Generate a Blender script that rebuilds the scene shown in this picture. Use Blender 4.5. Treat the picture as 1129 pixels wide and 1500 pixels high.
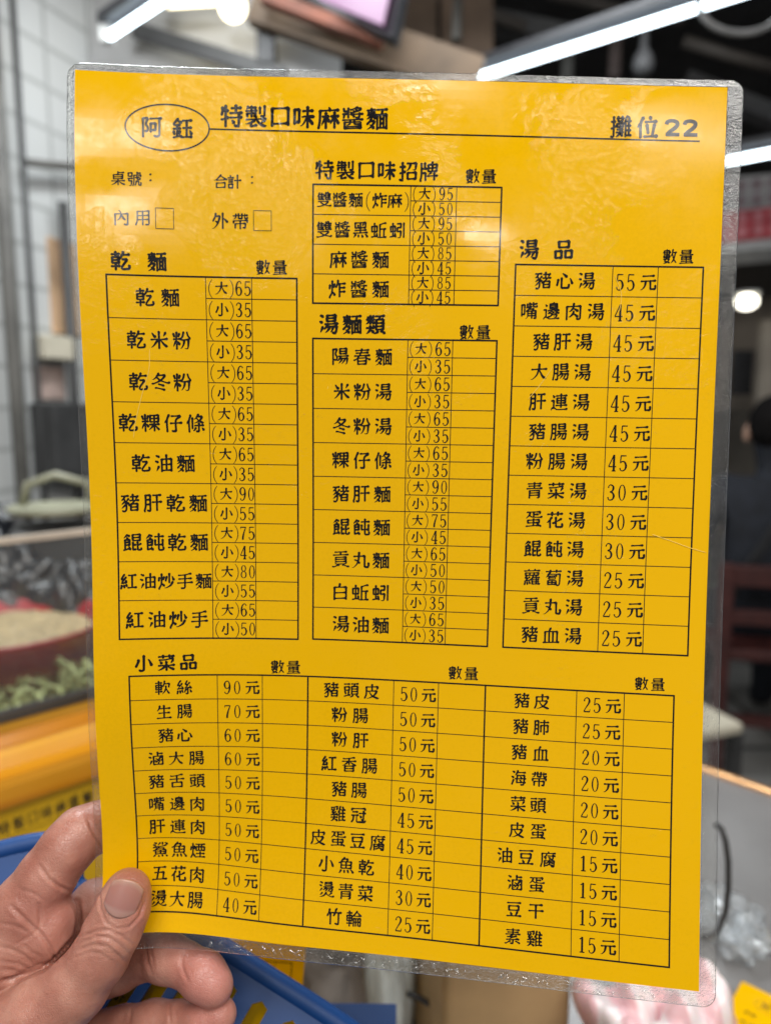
import bpy, bmesh, math, random
import numpy as np
from mathutils import Vector, Matrix
from mathutils.geometry import tessellate_polygon

for _o in list(bpy.data.objects):
    bpy.data.objects.remove(_o)
SC = bpy.context.scene
COL = SC.collection
R = math.radians

# ------------------------------------------------------------------ camera
PITCH = 8.0
CAM_Z = 1.25
FPX = 1083.0                      # focal length in pixels of the 1129x1500 picture
cam_d = bpy.data.cameras.new('camera')
cam = bpy.data.objects.new('camera', cam_d)
COL.objects.link(cam)
cam.location = (0, 0, CAM_Z)
cam.rotation_euler = (R(90 - PITCH), 0, 0)
cam_d.sensor_fit = 'VERTICAL'
cam_d.sensor_height = 36.0
cam_d.lens = 36.0 * FPX / 1500.0
cam_d.clip_start = 0.01
cam_d.clip_end = 100
cam_d.dof.use_dof = True
cam_d.dof.focus_distance = 0.252
cam_d.dof.aperture_fstop = 7.0
cam_d.dof.aperture_blades = 0
SC.camera = cam
CAMM = Matrix.Translation((0, 0, CAM_Z)) @ Matrix.Rotation(R(90 - PITCH), 4, 'X')

def cw(x, y, z):
    """camera frame (right, up, forward) in metres -> world"""
    return CAMM @ Vector((x, y, -z))

def W(px, py, d):
    return cw((px - 564.5) / FPX * d, (750 - py) / FPX * d, d)

def WZ(px, py, z):
    """where the sight line through a photo point meets the level z"""
    a = W(px, py, 1.0) - cam.location
    return cam.location + a * ((z - CAM_Z) / a.z)

# ------------------------------------------------------------------ world, lamps, exposure
world = bpy.data.worlds.new('World')
SC.world = world
world.use_nodes = True
bg = world.node_tree.nodes['Background']
bg.inputs[0].default_value = (0.95, 0.97, 1.0, 1)
bg.inputs[1].default_value = 0.25
vs = SC.view_settings
vs.view_transform = 'Standard'
vs.look = 'None'
vs.gamma = 1.0
vs.exposure = 0.0
SC.cycles.use_denoising = True
SC.cycles.max_bounces = 8
SC.cycles.transparent_max_bounces = 16
SC.cycles.sample_clamp_indirect = 6.0
SC.cycles.caustics_reflective = False
SC.cycles.caustics_refractive = False

def area(name, loc, target, sx, sy, power, col=(1, 0.97, 0.92)):
    l = bpy.data.lights.new(name, 'AREA')
    l.shape = 'RECTANGLE'
    l.size = sx
    l.size_y = sy
    l.energy = power
    l.color = col
    o = bpy.data.objects.new(name, l)
    COL.objects.link(o)
    o.location = loc
    v = (Vector(target) - Vector(loc)).normalized()
    o.rotation_euler = v.to_track_quat('-Z', 'Y').to_euler()
    return o

# ceiling tubes of the hall behind the photographer, then two added fill lights
LAMPS = [
    ('ceiling_lamp', (-0.53, -2.3, 2.6), 0.22, 0.34, 8.0, (1, 0.97, 0.93)),
    ('ceiling_lamp', (-0.80, -4.4, 2.6), 0.30, 0.60, 15.0, (1, 0.97, 0.93)),
    ('ceiling_lamp', (0.17, -1.5, 2.6), 0.34, 0.10, 6.5, (1, 0.97, 0.93)),
    ('ceiling_lamp', (0.62, -3.65, 2.6), 0.22, 0.30, 7.0, (1, 0.97, 0.93)),
    ('ceiling_lamp', (0.94, -1.9, 2.6), 0.40, 0.20, 6.0, (1, 0.97, 0.93)),
    ('hall_fill_light', (0.3, 2.3, 2.75), 1.4, 0.12, 20, (0.92, 0.97, 1.0)),  # added fill that lifts the dark hall, stands for no seen tube
    ('hall_fill_light', (-0.55, 1.3, 2.7), 0.12, 1.4, 32, (0.92, 0.97, 1.0)),  # added fill that brightens the tiled wall on the left
]
for nm, lc, a, b, pw, cl in LAMPS:
    o = area(nm, lc, (lc[0], lc[1] + (0.8 if nm == 'ceiling_lamp' else 0), 0), a, b, pw, cl)
# added area light overhead, unseen, to brighten the card without mirroring in it
area('card_fill_light', (0.35, -0.75, 2.9), (0.0, 0.25, 1.2), 2.4, 0.8, 55, (1, 0.97, 0.92))

# ------------------------------------------------------------------ materials
def new_mat(name):
    m = bpy.data.materials.new(name)
    m.use_nodes = True
    return m, m.node_tree, m.node_tree.nodes['Principled BSDF']

def N(t, kind, **kw):
    n = t.nodes.new(kind)
    for k, v in kw.items():
        if k.startswith('i_'):
            key = k[2:]
            key = int(key) if key.isdigit() else key.replace('_', ' ')
            n.inputs[key].default_value = v
        else:
            setattr(n, k, v)
    return n

def coords(t, scale=(1, 1, 1)):
    tc = N(t, 'ShaderNodeTexCoord')
    mp = N(t, 'ShaderNodeMapping')
    mp.inputs['Scale'].default_value = scale
    t.links.new(tc.outputs['Object'], mp.inputs['Vector'])
    return mp.outputs[0]

def ramp(t, fac, stops):
    r = N(t, 'ShaderNodeValToRGB')
    e = r.color_ramp.elements
    while len(e) < len(stops):
        e.new(0.5)
    for i, (p, c) in enumerate(stops):
        e[i].position = p
        e[i].color = (*c, 1) if len(c) == 3 else c
    t.links.new(fac, r.inputs[0])
    return r.outputs[0]

def simple(name, col, rough=0.5, metal=0.0, var=0.18, scale=20, bump=0.0, bscale=60, stretch=(1, 1, 1), **kw):
    m, t, p = new_mat(name)
    v = coords(t, stretch)
    n = N(t, 'ShaderNodeTexNoise', i_Scale=scale, i_Detail=5.0)
    t.links.new(v, n.inputs['Vector'])
    a = tuple(max(0, c * (1 - var)) for c in col)
    b = tuple(min(1, c * (1 + var)) for c in col)
    t.links.new(ramp(t, n.outputs['Fac'], [(0.3, a), (0.7, b)]), p.inputs['Base Color'])
    p.inputs['Roughness'].default_value = rough
    p.inputs['Metallic'].default_value = metal
    for k, val in kw.items():
        p.inputs[k.replace('_', ' ')].default_value = val
    if bump:
        n2 = N(t, 'ShaderNodeTexNoise', i_Scale=bscale, i_Detail=4.0)
        t.links.new(v, n2.inputs['Vector'])
        b_ = N(t, 'ShaderNodeBump', i_Strength=bump)
        b_.inputs['Distance'].default_value = 0.002
        t.links.new(n2.outputs['Fac'], b_.inputs['Height'])
        t.links.new(b_.outputs[0], p.inputs['Normal'])
    return m

def emit(name, col, strength):
    m, t, p = new_mat(name)
    p.inputs['Base Color'].default_value = (0.02, 0.02, 0.02, 1)
    p.inputs['Emission Color'].default_value = (*col, 1)
    p.inputs['Emission Strength'].default_value = strength
    return m

def clear_film(name, rough=0.05, ior=1.5, bump=0.3, bscale=120, milk=0.0, milk_col=(0.8, 0.8, 0.8), dist=0.0005, fine=0.0, scr=0.0):
    """thin clear plastic: see-through with a glossy skin that is a little wavy"""
    m = bpy.data.materials.new(name)
    m.use_nodes = True
    t = m.node_tree
    t.nodes.clear()
    out = N(t, 'ShaderNodeOutputMaterial')
    v = coords(t)
    n = N(t, 'ShaderNodeTexNoise', i_Scale=bscale, i_Detail=3.0, i_Roughness=0.55)
    t.links.new(v, n.inputs['Vector'])
    bp = N(t, 'ShaderNodeBump', i_Strength=bump)
    bp.inputs['Distance'].default_value = dist
    t.links.new(n.outputs['Fac'], bp.inputs['Height'])
    nrm = bp.outputs[0]
    if fine:
        n2 = N(t, 'ShaderNodeTexNoise', i_Scale=bscale * 7, i_Detail=4.0, i_Roughness=0.7)
        t.links.new(v, n2.inputs['Vector'])
        b2 = N(t, 'ShaderNodeBump', i_Strength=fine)
        b2.inputs['Distance'].default_value = dist * 0.4
        t.links.new(n2.outputs['Fac'], b2.inputs['Height'])
        t.links.new(nrm, b2.inputs['Normal'])
        nrm = b2.outputs[0]
    tr = N(t, 'ShaderNodeBsdfTransparent')
    tr.inputs[0].default_value = (0.97, 0.97, 0.96, 1)
    base = tr.outputs[0]
    if milk:
        df = N(t, 'ShaderNodeBsdfDiffuse')
        df.inputs[0].default_value = (*milk_col, 1)
        t.links.new(nrm, df.inputs['Normal'])
        mx = N(t, 'ShaderNodeMixShader')
        n3 = N(t, 'ShaderNodeTexNoise', i_Scale=300.0, i_Detail=6.0)
        t.links.new(v, n3.inputs['Vector'])
        mr = N(t, 'ShaderNodeMapRange')
        mr.inputs['From Min'].default_value = 0.35
        mr.inputs['From Max'].default_value = 0.75
        mr.inputs['To Min'].default_value = milk * 0.4
        mr.inputs['To Max'].default_value = milk * 1.8
        t.links.new(n3.outputs['Fac'], mr.inputs['Value'])
        t.links.new(mr.outputs[0], mx.inputs[0])
        t.links.new(base, mx.inputs[1])
        t.links.new(df.outputs[0], mx.inputs[2])
        base = mx.outputs[0]
    fr = N(t, 'ShaderNodeFresnel', i_IOR=ior)
    t.links.new(nrm, fr.inputs['Normal'])
    gl = N(t, 'ShaderNodeBsdfGlossy')
    gl.inputs['Roughness'].default_value = rough
    t.links.new(nrm, gl.inputs['Normal'])
    mx = N(t, 'ShaderNodeMixShader')
    t.links.new(fr.outputs[0], mx.inputs[0])
    t.links.new(base, mx.inputs[1])
    t.links.new(gl.outputs[0], mx.inputs[2])
    t.links.new(mx.outputs[0], out.inputs['Surface'])
    return m

# ------------------------------------------------------------------ object helpers
def mesh_obj(name, verts, faces, mat, parent=None, smooth=False):
    me = bpy.data.meshes.new(name)
    me.from_pydata([tuple(v) for v in verts], [], [tuple(f) for f in faces])
    me.update()
    if smooth:
        me.polygons.foreach_set('use_smooth', [True] * len(me.polygons))
    if mat:
        for k in (mat if isinstance(mat, (list, tuple)) else [mat]):
            me.materials.append(k)
    o = bpy.data.objects.new(name, me)
    COL.objects.link(o)
    if parent:
        o.parent = parent
    return o

def bm_obj(name, bm, mat, parent=None, smooth=False):
    me = bpy.data.meshes.new(name)
    bmesh.ops.recalc_face_normals(bm, faces=bm.faces)
    bm.to_mesh(me)
    bm.free()
    if smooth:
        me.polygons.foreach_set('use_smooth', [True] * len(me.polygons))
    me.materials.append(mat)
    o = bpy.data.objects.new(name, me)
    COL.objects.link(o)
    if parent:
        o.parent = parent
    return o

def empty(name, loc=(0, 0, 0), rot=(0, 0, 0)):
    o = bpy.data.objects.new(name, None)
    o.empty_display_size = 0.05
    o.location = loc
    o.rotation_euler = rot
    COL.objects.link(o)
    return o

def tag(o, label, cat, group=None, kind=None):
    o['label'] = label
    o['category'] = cat
    if group:
        o['group'] = group
    if kind:
        o['kind'] = kind
    return o

def add_box(bm, c, size, rot=None, bevel=0.0):
    m = Matrix.Translation(c)
    if rot is not None:
        m = m @ rot.to_4x4()
    m = m @ Matrix.Diagonal((*size, 1))
    r = bmesh.ops.create_cube(bm, size=1.0, matrix=m)
    if bevel:
        es = list({e for v in r['verts'] for e in v.link_edges})
        bmesh.ops.bevel(bm, geom=es, offset=bevel, segments=3, affect='EDGES', profile=0.5)

def box(name, c, size, mat, parent=None, rz=0.0, rot=None, bevel=0.0):
    bm = bmesh.new()
    add_box(bm, (0, 0, 0), size, None, bevel)
    o = bm_obj(name, bm, mat, parent, smooth=False)
    o.location = c
    if rot is not None:
        o.rotation_euler = rot.to_euler()
    else:
        o.rotation_euler = (0, 0, rz)
    return o

def frame(p0, p1, up=Vector((0, 0, 1))):
    x = (p1 - p0).normalized()
    y = up.cross(x)
    if y.length < 1e-4:
        y = Vector((0, 1, 0))
    y.normalize()
    z = x.cross(y)
    return Matrix((x, y, z)).transposed()

def beam(name, p0, p1, w, h, mat, parent=None, bevel=0.0):
    p0, p1 = Vector(p0), Vector(p1)
    return box(name, (p0 + p1) / 2, ((p1 - p0).length, w, h), mat, parent, rot=frame(p0, p1), bevel=bevel)

def tube_verts(pts, rads, seg=12):
    """swept tube; returns verts, faces (closed ends)"""
    V, F = [], []
    pts = [Vector(p) for p in pts]
    up = Vector((0, 0, 1))
    for i, p in enumerate(pts):
        a = pts[max(i - 1, 0)]
        b = pts[min(i + 1, len(pts) - 1)]
        t = (b - a).normalized()
        u = up.cross(t)
        if u.length < 0.05:
            u = Vector((1, 0, 0)).cross(t)
        u.normalize()
        w = t.cross(u)
        r = rads[i] if isinstance(rads, (list, tuple)) else rads
        for k in range(seg):
            an = 2 * math.pi * k / seg
            V.append(p + u * (r * math.cos(an)) + w * (r * math.sin(an)))
    for i in range(len(pts) - 1):
        for k in range(seg):
            F.append((i * seg + k, i * seg + (k + 1) % seg, (i + 1) * seg + (k + 1) % seg, (i + 1) * seg + k))
    F.append(tuple(range(seg))[::-1])
    F.append(tuple((len(pts) - 1) * seg + k for k in range(seg)))
    return V, F

def tube(name, pts, rads, mat, parent=None, seg=12):
    V, F = tube_verts(pts, rads, seg)
    return mesh_obj(name, V, F, mat, parent, smooth=True)

def lathe(name, prof, mat, parent=None, seg=40, loc=(0, 0, 0)):
    V, F = [], []
    for r, z in prof:
        for k in range(seg):
            a = 2 * math.pi * k / seg
            V.append((r * math.cos(a), r * math.sin(a), z))
    for i in range(len(prof) - 1):
        for k in range(seg):
            F.append((i * seg + k, i * seg + (k + 1) % seg, (i + 1) * seg + (k + 1) % seg, (i + 1) * seg + k))
    o = mesh_obj(name, V, F, mat, parent, smooth=True)
    o.location = loc
    return o

# ------------------------------------------------------------------ the market hall around
DV = Vector((0.72, 0.694, 0)).normalized()      # along the stall counter, away to the right
EV = Vector((0.694, -0.72, 0)).normalized()     # across it, toward the viewer's right
AZ = math.atan2(DV.y, DV.x)
rng = random.Random(11)

M_FLOOR = simple('paving', (0.17, 0.165, 0.155), 0.6, var=0.25, scale=6, bump=0.2)
M_CEIL = simple('dark_ceiling', (0.028, 0.028, 0.030), 0.8, var=0.5, scale=3)
M_BEIGE = simple('beige_wall', (0.33, 0.29, 0.24), 0.7, var=0.25, scale=3)
M_BROWN = simple('brown_board', (0.16, 0.11, 0.075), 0.7, var=0.4, scale=5)
M_DARK = simple('dark_steel', (0.05, 0.05, 0.05), 0.45, var=0.3, scale=8)
M_POST = simple('grey_painted_steel', (0.10, 0.095, 0.085), 0.5, var=0.3, scale=12)
M_WHITE = simple('white_enamel', (0.74, 0.74, 0.72), 0.4, var=0.06, scale=12)
M_CREAM = simple('cream_plastic', (0.62, 0.57, 0.45), 0.45, var=0.1, scale=12)
M_STEEL = simple('brushed_steel', (0.36, 0.36, 0.365), 0.36, metal=0.55, var=0.22, scale=14, bump=0.12, bscale=30)
M_BLACK = simple('black_plastic', (0.012, 0.012, 0.014), 0.4, var=0.3)

def tile_mat(name, col, grout, w, h, mortar=0.02, var=0.1, rough=0.3):
    m, t, p = new_mat(name)
    tc = N(t, 'ShaderNodeTexCoord')
    b = N(t, 'ShaderNodeTexBrick', offset=0.0, i_Scale=1.0)
    b.inputs['Brick Width'].default_value = w
    b.inputs['Row Height'].default_value = h
    b.inputs['Mortar Size'].default_value = mortar
    b.inputs['Color1'].default_value = (*col, 1)
    b.inputs['Color2'].default_value = (*[c * (1 - var) for c in col], 1)
    b.inputs['Mortar'].default_value = (*grout, 1)
    t.links.new(tc.outputs['UV'], b.inputs['Vector'])
    t.links.new(b.outputs['Color'], p.inputs['Base Color'])
    p.inputs['Roughness'].default_value = rough
    return m

def quad_sheet(name, a, b, c, d, mat, parent=None, uv=(1, 1), thick=0.02):
    """flat slab through four corners (counter-clockwise seen from the viewer), with metre UVs"""
    a, b, c, d = map(Vector, (a, b, c, d))
    n = (b - a).cross(d - a).normalized() * -thick
    o = mesh_obj(name, [a, b, c, d, a + n, b + n, c + n, d + n],
                 [(0, 1, 2, 3), (7, 6, 5, 4), (0, 4, 5, 1), (1, 5, 6, 2), (2, 6, 7, 3), (3, 7, 4, 0)], mat, parent)
    u = o.data.uv_layers.new(name='UVMap')
    for l in o.data.loops:
        k = l.vertex_index % 4
        u.data[l.index].uv = ((0, 0), (uv[0], 0), (uv[0], uv[1]), (0, uv[1]))[k]
    return o

# floor, ceiling, far walls
M_PAVER = tile_mat('floor_tiles', (0.20, 0.195, 0.185), (0.06, 0.058, 0.055), 0.3, 0.3, 0.012, 0.2, 0.5)
f = quad_sheet('floor', (-6, -4, 0), (8, -4, 0), (8, 9, 0), (-6, 9, 0), M_PAVER, uv=(14, 13))
f['kind'] = 'structure'
c = box('ceiling', (1, 2.5, 3.35), (14, 13, 0.1), M_CEIL)
c['kind'] = 'structure'
fw = box('far_wall', (2.5, 7.4, 1.6), (11, 0.1, 3.4), M_BEIGE)
tag(fw, 'beige back wall of the hall behind the seated person and the round lamp', 'wall')

# --- tiled wall, far left
M_TILE = tile_mat('white_tiles', (0.60, 0.61, 0.60), (0.40, 0.41, 0.40), 0.20, 0.125, 0.008, 0.06)
lw_a = W(-700, 1100, 1.2); 
def wall_pt(px, d, z):
    p = W(px, 700, d)
    return Vector((p.x, p.y, z))
A0 = wall_pt(-260, 1.75, 0)
A1 = wall_pt(118, 2.55, 0)
dirw = (A1 - A0).normalized()
A2 = A0 - dirw * 0.6
A3 = A1 + dirw * 0.30
tw = quad_sheet('tiled_wall', A2, A3, A3 + Vector((0, 0, 3.3)), A2 + Vector((0, 0, 3.3)), M_TILE, uv=((A3 - A2).length, 3.3), thick=0.1)
tag(tw, 'white tiled wall with dark pipes at the left edge, behind the food counter', 'wall')
wn = Vector((dirw.y, -dirw.x, 0)).normalized()
if wn.dot(-A0) < 0:
    wn = -wn
def on_wall(px, z=None, py=None, out=0.03):
    """point on the tiled wall along a photo column (and row)"""
    r = W(px, 700 if py is None else py, 1.0) - cam.location
    s = (A0 + wn * out - cam.location).dot(wn) / r.dot(wn)
    p = cam.location + r * s
    if py is None:
        p.z = z
    return p

def wall_pipe(px0, px1, rad, label, name='wall_pipe', z0=0.0, z1=3.25, mat=None, lean=0.0):
    p = on_wall(px0, 1.0, out=rad + 0.03)
    o = tube(name, [p + Vector((0, 0, z0 - 1.0)), p + Vector((0, 0, 0.3)), p + Vector((0, 0, z1 - 1.0))], rad, mat or M_POST)
    tag(o, label, 'pipe')
    return o
wall_pipe(33, 33, 0.021, 'thick dark grey pipe running down the tiled wall at the far left')
wall_pipe(64, 64, 0.009, 'thin grey pipe beside the thick one on the tiled wall', mat=M_DARK)
wall_pipe(116, 116, 0.016, 'dark pipe on the wall right beside the upper left edge of the big menu', mat=M_DARK, z1=1.9)
hp = tube('cross_pipe', [on_wall(40, py=238, out=.05), on_wall(118, py=246, out=.05)], 0.012, M_POST)
tag(hp, 'level grey pipe crossing the tiled wall left of the menu top', 'pipe')

def wall_slab(name, px0, px1, py0, py1, thick, mat, label, cat, parent=None):
    a, b = on_wall(px0, py=py1, out=0), on_wall(px1, py=py1, out=0)
    t_, u_ = on_wall(px0, py=py0, out=0), on_wall(px1, py=py0, out=0)
    ctr = (a + b + t_ + u_) / 4 + wn * thick / 2
    w_ = (b - a).length
    h_ = t_.z - a.z
    o = box(name, ctr, (w_, thick, h_), mat, parent, rz=math.atan2(dirw.y, dirw.x), bevel=min(0.006, thick * .3))
    if label:
        tag(o, label, cat)
    return o
wall_slab('switch_box', 46, 94, 493, 528, 0.06, M_CREAM, 'cream switch box on the wall left of the menu', 'switch box')
wall_slab('notice', 48, 92, 536, 586, 0.012, simple('pinkish_notice', (0.40, 0.30, 0.26), 0.6, var=.5, scale=16), 'pinkish paper notice on the wall under the cream switch box', 'notice')
wall_slab('poster', 72, 112, 352, 492, 0.01, simple('orange_poster', (0.50, 0.33, 0.20), 0.6, var=.5, scale=5), 'faded orange poster on the wall above the switch box', 'poster')
wall_slab('cabinet', 46, 128, 588, 700, 0.10, M_DARK, 'dark grey steel cabinet low on the wall under the notice', 'cabinet')

# --- upper left: tube lamp, globe lamps, rail, beam, screen
M_TUBE = emit('tube_glow', (0.78, 0.92, 1.0), 9.0)
M_TUBE_W = emit('warm_tube_glow', (1.0, 0.90, 0.62), 5.0)
M_GLOBE = emit('globe_glow', (1.0, 0.88, 0.60), 6.0)

M_HOUSE = simple('dim_housing', (0.035, 0.035, 0.04), 0.5)
def tube_lamp(name, p0, p1, rad, label, glow, housing=0.05, up=0.045):
    root = empty(name, (p0 + p1) / 2)
    lo = root.location
    t_ = (p1 - p0)
    tube('glowing_tube', [p0 - lo, (p0 + p1) / 2 - lo, p1 - lo], rad, glow, root, seg=14)
    u = Vector((0, 0, up))
    h = beam('housing', p0 - t_ * .03 - lo + u, p1 + t_ * .03 - lo + u, housing, 0.03, M_HOUSE, root, bevel=0.006)
    for k, q in enumerate((p0 - t_ * .01, p1 + t_ * .01)):
        box('socket', q - lo + Vector((0, 0, up * .4)), (0.03, 0.03, 0.06), M_WHITE, root)
    tag(root, label, 'tube lamp')
    return root
tube_lamp('tube_lamp', W(158, 55, 2.0), W(262, -14, 1.75), 0.0095, 'glowing white tube lamp slanting above the upper left corner of the menu', M_TUBE)
tube_lamp('tube_lamp', W(246, 4, 2.38), W(316, 0, 2.38), 0.015, 'short warm tube lamp beside the round glowing bulb at the top', M_TUBE_W)
gl = empty('globe_lamp', W(341, 10, 2.36))
bm = bmesh.new()
bmesh.ops.create_uvsphere(bm, u_segments=24, v_segments=16, radius=0.042)
bm_obj('bulb', bm, M_GLOBE, gl, True)
lathe('socket', [(0.0, 0.10), (0.02, 0.10), (0.022, 0.06), (0.02, 0.035)], M_WHITE, gl, 20)
tag(gl, 'round warm glowing bulb at the top, left of the pink screen', 'lamp')

M_PANEL = simple('grey_white_panel', (0.46, 0.46, 0.46), 0.6, var=.12, scale=4)
pn = quad_sheet('wall_panel', W(118, 190, 2.5), W(500, 190, 2.5), W(500, -90, 2.5), W(118, -90, 2.5), M_PANEL, uv=(3, 2))
tag(pn, 'large pale grey wall panel high up behind the tube lamp', 'wall panel')
rl = beam('rail', W(196, 44, 2.42), W(420, 112, 2.42), 0.03, 0.045, M_DARK)
tag(rl, 'dark rail slanting down across the pale panel above the menu', 'rail')
bx = box('junction_box', W(391, 74, 2.42), (0.06, 0.06, 0.10), M_BLACK, bevel=0.005)
tag(bx, 'small black box fixed above the menu, below the beige beam', 'box')
tag(beam('beam', W(372, 6, 2.36), W(700, 118, 2.36), 0.06, 0.12, simple('beige_beam', (0.13, 0.085, 0.05), 0.6, var=.3, scale=9)), 'beige beam slanting down to the right below the screen', 'beam')
tag(beam('cable_tray', W(385, -4, 2.28), W(560, 62, 2.28), 0.05, 0.035, simple('rust_red_paint', (0.16, 0.045, 0.02), 0.6, var=.4, scale=9)), 'rust red strip along the top of the beige beam under the screen', 'beam')
scr = empty('screen', W(505, -8, 2.2))
sl = scr.location
sx_ = (W(565, 44, 2.15) - W(445, -2, 2.3))
sy_ = (W(590, -60, 2.15) - W(565, 44, 2.15))
P0 = W(452, -8, 2.3) - sl; P1 = W(560, 36, 2.15) - sl; P2 = W(592, -110, 2.15) - sl; P3 = W(480, -150, 2.3) - sl
quad_sheet('display', P0, P1, P2, P3, emit('pink_display', (0.62, 0.27, 0.56), 0.85), scr, thick=0.004)
B0 = W(428, -12, 2.31) - sl; B1 = W(573, 52, 2.16) - sl; B2 = W(606, -118, 2.16) - sl; B3 = W(470, -165, 2.31) - sl
bz = quad_sheet('bezel', B0, B1, B2, B3, M_BLACK, scr, thick=0.05)
nv_ = (P1 - P0).cross(P3 - P0).normalized()
bz.location = nv_ * -0.008
tag(scr, 'black framed screen showing plain pink, hung at the top centre', 'screen')
for i, (x0, x1, y0, y1, d, cc) in enumerate(((588, 640, -40, 112, 2.9, (0.17, 0.12, 0.085)), (646, 722, -40, 122, 2.95, (0.20, 0.14, 0.10)))):
    a = quad_sheet('wall_board', W(x0, y1, d), W(x1, y1, d), W(x1, y0, d), W(x0, y0, d), simple('board_brown', cc, 0.7, var=.3, scale=6))
    tag(a, ('narrow brown board right beside the pink screen', 'wide brown board between the narrow board and the long tube lamp')[i], 'board')
tag(beam('post', W(672, -40, 2.7), W(668, 60, 2.7), 0.03, 0.03, M_POST), 'thin grey post in front of the wide brown board', 'post')

# --- upper right: long tube lamp, hanging bulbs, ring, second tube
tube_lamp('tube_lamp', W(700, 113, 2.62), W(1195, -44, 1.99), 0.0115, 'long bright white tube lamp slanting up to the right above the menu', M_TUBE, housing=0.055, up=0.045)
tube_lamp('tube_lamp', W(1060, 237, 3.0), W(1190, 212, 2.9), 0.013, 'level white tube lamp at the right edge above the red sign', M_TUBE, housing=0.06, up=0.05)
hb = empty('hanging_lamp', W(942, 84, 2.8))
lathe('shade', [(0.012, 0.10), (0.016, 0.03), (0.035, 0.0), (0.04, -0.03), (0.03, -0.055), (0.0, -0.06)], simple('grey_shade', (0.16, 0.16, 0.165), 0.4), hb, 24)
tube('cord', [(0, 0, 0.10), (0, 0, 0.4)], 0.006, M_POST, hb)
tag(hb, 'small unlit grey lamp hanging under the long tube', 'lamp')
for i, (px, py) in enumerate(((900, 84), (830, 100))):
    hh = box('hanging_tag', W(px, py, 3.0), (0.05, 0.03, 0.16), simple('dim_brown', (0.07 - .02 * i, 0.05, 0.045), 0.6), bevel=0.01)
    tag(hh, ('dim brown block hanging left of the unlit grey lamp', 'dim grey block hanging just over the top edge of the menu')[i], 'fitting')
pts = [W(1085 + 62 * math.cos(a), 5 + 44 * math.sin(a), 1.9) for a in [R(20 + 14 * k) for k in range(13)]]
tag(tube('cable_loop', pts, 0.008, simple('grey_cable', (0.22, 0.22, 0.22), 0.5)), 'grey cable hanging in a loop at the upper right corner', 'cable')
for (a, b, d, lab) in (((700, 30), (860, 62), 3.1, 'dark ceiling duct above the long tube lamp, left part'), ((1000, 120), (1140, 175), 3.4, 'dark grey duct near the upper right corner of the menu')):
    tag(beam('duct', W(*a, d), W(*b, d), 0.10, 0.07, simple('duct_grey', (0.06, 0.06, 0.062), 0.6)), lab, 'duct')

for (a, b, d, lab) in (((610, -20), (770, 40), 3.0, 'dim brown pipe crossing the ceiling right of the wide board'), ((560, 66), (700, 108), 2.7, 'dark pipe below the screen running to the long tube lamp'), ((800, -10), (1000, 30), 3.2, 'dark grey pipe under the ceiling above the long tube lamp'), ((1000, 60), (1140, 100), 2.9, 'dim grey pipe behind the looped cable')):
    tag(tube('ceiling_pipe', [W(*a, d), W((a[0] + b[0]) / 2, (a[1] + b[1]) / 2 + 2, d), W(*b, d)], .022, simple('dim_pipe', (0.07, 0.06, 0.052), .6)), lab, 'pipe')

# --- right side: shop sign, soffit, round lamp, monitor, person, chair, stool
sg = empty('shop_sign', W(1120, 310, 3.6))
s0 = sg.location
a, b, c_, d_ = (W(1045, 372, 3.6) - s0, W(1240, 350, 3.6) - s0, W(1240, 245, 3.6) - s0, W(1045, 262, 3.6) - s0)
quad_sheet('board', a, b, c_, d_, simple('sign_white', (0.42, 0.41, 0.41), 0.5, var=.1), sg, thick=0.06)
M_RED = simple('sign_red', (0.50, 0.055, 0.07), 0.5, var=.2)
ux = (b - a) / 195.0
uy = (d_ - a) / 110.0
nf = (b - a).cross(d_ - a).normalized()
if nf.dot(-s0) < 0:
    nf = -nf
q = [a + ux * 0 + uy * 14, a + ux * 195 + uy * 14, a + ux * 195 + uy * 58, a + uy * 58]
quad_sheet('red_band', *[v + nf * 0.012 for v in q], M_RED, sg, thick=0.01)
M_PINKISH = simple('sign_pink', (0.62, 0.22, 0.24), 0.5, var=.2)
M_SGREY = simple('sign_grey_mark', (0.26, 0.20, 0.21), 0.5, var=.2)
for k in range(8):
    x0 = 6 + k * 24
    for r_, (y0, y1, mt) in enumerate(((18, 34, M_PINKISH), (38, 54, M_PINKISH), (64, 80, M_SGREY), (86, 102, M_SGREY))):
        q = [a + ux * x0 + uy * y0, a + ux * (x0 + 15) + uy * y0, a + ux * (x0 + 15) + uy * y1, a + ux * x0 + uy * y1]
        quad_sheet('block', *[v + nf * (0.024 if r_ < 2 else 0.012) for v in q], mt, sg, thick=0.008)
tag(sg, 'white shop sign with red lower band and rows of square marks', 'sign')
so = quad_sheet('soffit', W(1030, 392, 3.65), W(1260, 372, 3.65), W(1260, 352, 3.55), W(1030, 372, 3.55), simple('soffit_white', (0.5, 0.5, 0.49), 0.5))
tag(so, 'white ledge running under the red shop sign', 'ledge')
hood = quad_sheet('shop_wall', W(1010, 600, 4.6), W(1300, 600, 4.6), W(1300, 330, 4.6), W(1010, 330, 4.6), simple('shop_beige', (0.24, 0.20, 0.16), 0.6, var=.2, scale=3))
tag(hood, 'brownish inner wall of the shop under the red sign', 'wall')
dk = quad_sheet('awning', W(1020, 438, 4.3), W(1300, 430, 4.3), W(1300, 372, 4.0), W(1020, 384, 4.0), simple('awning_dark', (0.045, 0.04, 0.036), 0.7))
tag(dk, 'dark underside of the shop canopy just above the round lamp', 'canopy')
rlamp = empty('round_lamp', W(1093, 442, 3.9))
bm = bmesh.new()
bmesh.ops.create_uvsphere(bm, u_segments=24, v_segments=16, radius=0.055, matrix=Matrix.Diagonal((1, 1, .72, 1)))
bm_obj('glowing_disc', bm, emit('disc_glow', (1.0, 0.95, 0.80), 5.0), rlamp, True)
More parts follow.
